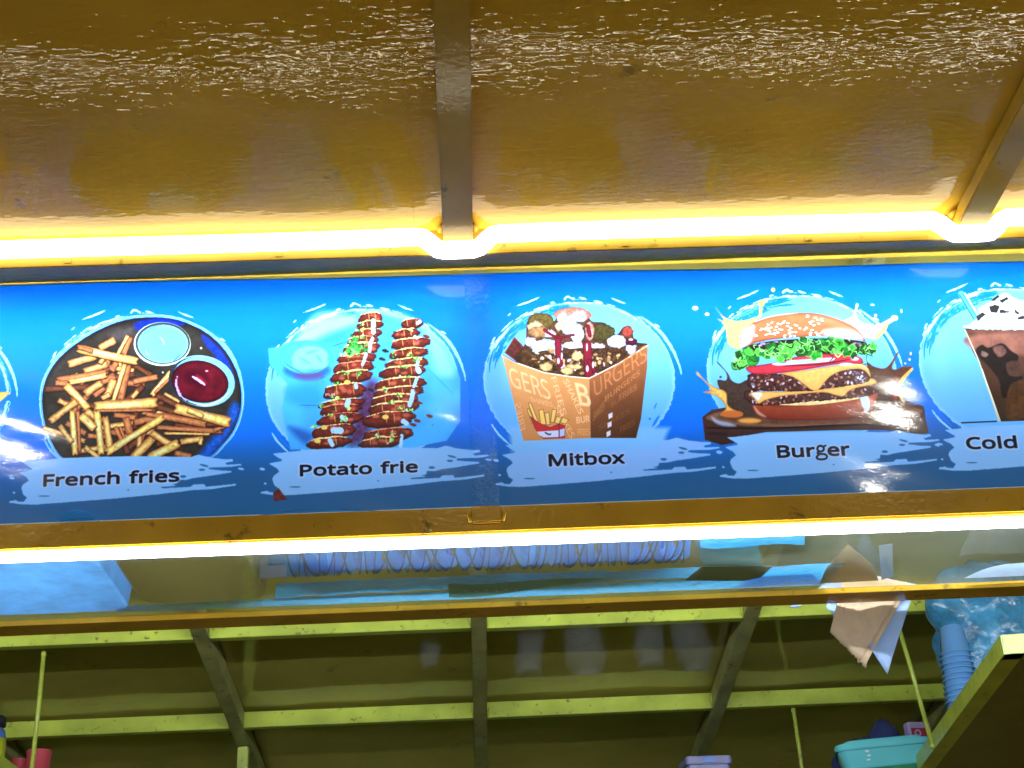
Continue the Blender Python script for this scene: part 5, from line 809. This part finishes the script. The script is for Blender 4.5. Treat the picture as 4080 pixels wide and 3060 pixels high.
# ================================================================ hanging shelves inside
def angle(name, A, B, inward, m, parent, leg=.050, t=.003):
    A, B, inward = (np.asarray(q, float) for q in (A, B, inward)); u = (B - A) / np.linalg.norm(B - A)
    for nme, P in (('upright_flange', (inward * t, np.array([0, 0, leg]))), ('flat_flange', (inward * leg, np.array([0, 0, t])))):
        off = inward * (t / 2 if nme == 'upright_flange' else leg / 2 + t)
        o = link(nme, beam(nme, A + off, B + off, P[0], P[1], .0006), m); o.parent = parent
        o.matrix_parent_inverse = parent.matrix_world.inverted()
def rod(top, bot, parent, r=.0075):
    top, bot = np.array(top, float), np.array(bot, float); o = link('hanger_rod', tube('hanger_rod', [top, top * .6 + bot * .4 + np.array([.002, 0, 0]), bot], r, 10), m_lime, smooth=True); o.parent = parent; o.matrix_parent_inverse = parent.matrix_world.inverted()
    for p_, z_ in ((top, -.012), (bot, .006)):
        q = link('rod_weld', lathe('rod_weld', [(0, -.008), (.008, -.005), (.0095, .001), (.008, .008), (0, .009)], 10), m_lime, smooth=True); q.location = tuple(p_ + np.array([0, 0, z_])); q.parent = parent; q.matrix_parent_inverse = parent.matrix_world.inverted()
bpy.context.view_layer.update()
ZH = 2.573
def hshelf(lab, corners, rods, panel_in=.004):
    """corners in order; first edge is the long free side"""
    c = [np.array(q, float) for q in corners]; ctr = sum(c) / len(c); e = empty('hanging_shelf', tuple(ctr), lab, 'shelf'); bpy.context.view_layer.update()
    for i in range(len(c)):
        A, B = c[i], c[(i + 1) % len(c)]; u = (B - A) / np.linalg.norm(B - A); inn = np.array([-u[1], u[0], 0]); inn = inn if (ctr - A) @ inn > 0 else -inn
        angle('angle', A + u * .0037 * (i % 2), B - u * .0037 * (i % 2), inn, m_lime, e)
    pts = [q + (ctr - q) / np.linalg.norm(ctr - q) * .058 + np.array([0, 0, .0062]) for q in c]
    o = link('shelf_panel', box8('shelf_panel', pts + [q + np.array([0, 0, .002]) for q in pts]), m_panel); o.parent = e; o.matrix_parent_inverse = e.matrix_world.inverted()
    for a, b_ in rods: rod(a, b_, e)
    return e
ux = np.array([.1141, .9935, 0]); vx = np.array([.9935, -.1141, 0]); c0 = np.array([1.338, 3.482, ZH])
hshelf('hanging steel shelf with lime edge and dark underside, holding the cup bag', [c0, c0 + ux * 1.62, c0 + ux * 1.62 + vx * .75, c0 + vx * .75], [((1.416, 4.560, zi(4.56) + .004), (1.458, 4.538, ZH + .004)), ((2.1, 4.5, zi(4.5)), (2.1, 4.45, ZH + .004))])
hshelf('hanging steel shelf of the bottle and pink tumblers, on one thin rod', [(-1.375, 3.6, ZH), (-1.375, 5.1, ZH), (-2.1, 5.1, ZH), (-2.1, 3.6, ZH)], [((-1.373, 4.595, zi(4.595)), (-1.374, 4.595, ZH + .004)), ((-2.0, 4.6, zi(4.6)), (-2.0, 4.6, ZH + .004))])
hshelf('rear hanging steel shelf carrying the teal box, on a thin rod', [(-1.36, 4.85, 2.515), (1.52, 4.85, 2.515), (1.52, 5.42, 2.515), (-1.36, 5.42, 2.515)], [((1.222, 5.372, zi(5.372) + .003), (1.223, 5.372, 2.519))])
# cups upside down in a stack
prof = [(.0, .088), (.033, .088), (.0345, .086), (.047, .006), (.0505, .005), (.052, .003), (.0505, .0), (.0485, .001), (.046, .004), (.0330, .0865), (.0, .0867)]
cm = lathe('drink_cup', prof, 30); cm.materials.append(m_cup)
for p in cm.polygons: p.use_smooth = True
cb_ = np.array([1.484, 4.28, ZH + .0092]); lx = np.array([-.0, .0])
for i in range(14):
    o = bpy.data.objects.new('drink_cup', cm); COL.objects.link(o); o.location = tuple(cb_ + np.array([.0016 * i * .6 + RND.uniform(-.0012, .0012), 0, .0168 * i])); o.rotation_euler = (0, .02, RND.uniform(0, 6))
    o['label'] = ('topmost clear cup of the upside-down stack, its whole body showing' if i == 13 else '%s clear cup from the top of the upside-down stack below the bag' % nth(14 - i)); o['category'] = 'cup'; o['group'] = 'clear cups stacked upside down'
def blob(name, lobes, seed, m, lab, cat, sub=5, amp=.05, z0=-9):
    r = np.random.default_rng(seed); bm = bmesh.new(); bmesh.ops.create_icosphere(bm, subdivisions=sub, radius=1); D = r.normal(size=(26, 3)); D /= np.linalg.norm(D, axis=1)[:, None]; fq = r.uniform(3, 13, 26); ph = r.uniform(0, 6.3, 26); C0 = np.array(lobes[0][0], float)
    for v in bm.verts:
        d = np.array(v.co); best = 0
        for c, rad in lobes:      # farthest of the lobes along this direction
            oc = (np.array(c) - C0) / np.array(rad); dd = d / np.array(rad); aa = dd @ dd; bb = -2 * (dd @ oc); cc = oc @ oc - 1; disc = bb * bb - 4 * aa * cc
            if disc > 0: best = max(best, (-bb + math.sqrt(disc)) / (2 * aa))
        e = sum((1 - 2 * abs(math.sin(fq[k] * (d @ D[k]) + ph[k]))) / (1 + fq[k] * .25) for k in range(26)) / 6
        p = C0 + d * best * (1 + amp * e * 2); p[2] = max(p[2], z0); v.co = tuple(p)
    return link(name, from_bm(bm, name), m, smooth=True, label=lab, cat=cat)
blob('cup_bag', [((1.70, 4.36, 2.86), (.25, .17, .28)), ((1.49, 4.30, 2.955), (.085, .08, .075)), ((1.62, 4.32, 3.00), (.19, .12, .12)), ((1.62, 4.34, 2.76), (.10, .08, .17))], 5, m_bagb, 'blue shining plastic bag bulging over the cup stack on the hanging shelf', 'plastic bag', amp=.085, z0=ZH + .0095)
# teal box, red packet, dark bag, blue lid, jars on the rear shelf
tb = empty('teal_box', (1.42, 4.965, 2.5235), 'teal plastic lunch box with green base on the rear shelf, beside the cups', 'box', rz=math.radians(-14))
def rbox(name, hx, hy, z0, z1, r, m, parent, e0=0, e1=0):
    bm = bmesh.new(); A = []
    for zz, e in ((z0, e0), (z1, e1)): A.append([bm.verts.new((sx_ * (hx + e - r) + r * math.cos(a), sy_ * (hy + e - r) + r * math.sin(a), zz)) for sx_, sy_, a0 in ((1, 1, 0), (-1, 1, 90), (-1, -1, 180), (1, -1, 270)) for a in (math.radians(a0 + 18 * k) for k in range(6))])
    for k in range(24): bm.faces.new((A[0][k], A[0][(k + 1) % 24], A[1][(k + 1) % 24], A[1][k]))
    bm.faces.new(A[0]); bm.faces.new(A[1]); bmesh.ops.recalc_face_normals(bm, faces=bm.faces); bmesh.ops.bevel(bm, geom=[e for e in bm.edges if abs(e.verts[0].co.z - e.verts[1].co.z) < 1e-5], offset=.003, segments=2, affect='EDGES'); o = link(name, from_bm(bm, name), m); o.parent = parent; return o
rbox('box_base', .145, .095, 0, .075, .03, m_tealg, tb, -.03, -.012); rbox('box_wall', .155, .105, .0755, .135, .035, m_teal, tb, -.018, .0); rbox('box_lid', .165, .112, .1355, .158, .04, m_teal, tb, 0, -.004); rbox('lid_plateau', .135, .085, .1585, .172, .03, m_teal, tb, 0, -.006)
for k, (px_, pz) in enumerate(((-.055, .098), (-.052, .112), (-.056, .126))): o = link('white_mark', bx('white_mark', -.006, .006, -.0005, .0005, -.003, .003), m_white); o.parent = tb; o.location = (px_, -.1045 + .0 * k, pz)
rp_ = empty('snack_packet', (1.60, 5.12, 2.5235), 'crimson and pale patterned packet standing behind the teal box', 'packet', rz=.2); rbox('packet_body', .045, .02, 0, .27, .008, m_lilw, rp_)
for k in range(5):
    o = link('printed_patch', bx('printed_patch', -.036, .036, -.0006, .0006, -.018, .018, .0004), m_red); o.parent = rp_; o.location = (0, -.0208, .03 + .05 * k)
    o2 = link('printed_swirl', lathe('printed_swirl', [(.007, -.0003), (.013, -.0003), (.013, .0003), (.007, .0003), (.007, -.0003)], 14), m_lilw); o2.parent = rp_; o2.location = (-.012 + .02 * (k % 2), -.0219, .03 + .05 * k); o2.rotation_euler.x = math.pi / 2
blob('dark_bag', [((1.41, 5.16, 2.65), (.13, .08, .11)), ((1.50, 5.18, 2.72), (.07, .06, .12))], 9, m_navy, 'dark blue crumpled bag slumped behind the teal box', 'plastic bag', 4, .05, 2.5235)
lb2 = empty('lidded_box', (.79, 4.90, 2.5235), 'low lilac box with blue lid on the rear shelf, cut by the picture edge', 'box', rz=.08); rbox('box_body', .072, .06, 0, .098, .012, m_lil, lb2); rbox('box_lid', .079, .067, .0985, .125, .014, m_lil, lb2); rbox('lid_label', .022, .0005, .102, .122, .0004, m_blue, lb2).location = (.0, -.0678, 0)
jm = lathe('jar_body', [(0, 0), (.045, 0), (.052, .008), (.052, .085), (.044, .105), (.036, .112), (.036, .120), (.034, .120), (.034, .112), (.042, .103), (.050, .084), (.050, .009), (0, .003)], 28); jl = lathe('jar_lid', [(0, .137), (.036, .137), (.039, .134), (.039, .1205), (0, .1205)], 24); jm.materials.append(m_jar); jl.materials.append(m_white)
for me in (jm, jl):
    for p in me.polygons: p.use_smooth = True
for x, s_, lb_ in ((.255, 1.35, 'small clear jar reflected dimly in the ceiling sheet, next to the middle rafter'), (.49, 1.6, 'widest clear jar reflected in the ceiling sheet'), (.76, 1.35, 'clear jar reflected faintly in the ceiling beyond the widest jar'), (.935, 1.45, 'clear jar reflected in the ceiling next to the slanting rafter'), (-.15, .9, 'small clear jar reflected as a pale streak before the middle rafter')):
    j = empty('storage_jar', (x, 5.70, 2.5305), lb_, 'jar', 'clear jars on the back ledge'); j.scale = (s_, s_, s_)
    for me in (jm, jl): o = link(me.name.split('.')[0], me, None, smooth=False); o.parent = j
# bottle and tumblers on the far hanging shelf
bt = empty('sauce_bottle', (-1.545, 4.72, ZH + .009), 'sauce bottle with black cap and yellow and blue label, cut by the picture edge', 'bottle')
for nme, pr, m in (('bottle_body', [(0, 0), (.036, 0), (.040, .006), (.040, .20), (.034, .222), (.018, .236), (0, .236)], m_blue), ('bottle_cap', [(0, .236), (.036, .2365), (.036, .262), (.030, .268), (0, .268)], m_black), ('blue_label', [(.0405, .03), (.0412, .03), (.0412, .165), (.0405, .165)], m_blab), ('yellow_label', [(.0413, .06), (.0417, .06), (.0417, .195), (.0413, .195)], m_yel)):
    o = link(nme, lathe(nme, pr, 30), m, smooth=True); o.parent = bt
for k in range(4): o = link('printed_mark', bx('printed_mark', .0, .012, -.0004, .0004, 0, .005), m_blab); o.parent = bt; o.location = (.012, -.0405, .08 + .03 * k); o.rotation_euler.z = .35
tm = lathe('tumbler_body', [(0, 0), (.030, 0), (.040, .165), (.0415, .168), (.039, .168), (.029, .006), (0, .006)], 28); tm.materials.append(m_pink)
for p in tm.polygons: p.use_smooth = True
for x, y, s_, lb_ in ((-1.415, 4.80, 1.0, 'pink tumbler behind the thin hanger rod'), (-1.490, 4.86, .92, 'pink tumbler between the bottle and the other tumbler')):
    t = empty('pink_tumbler', (x, y, ZH + .009), lb_, 'tumbler', 'pink tumblers'); t.scale = (s_, s_, s_); o = link('tumbler_body', tm, None); o.parent = t
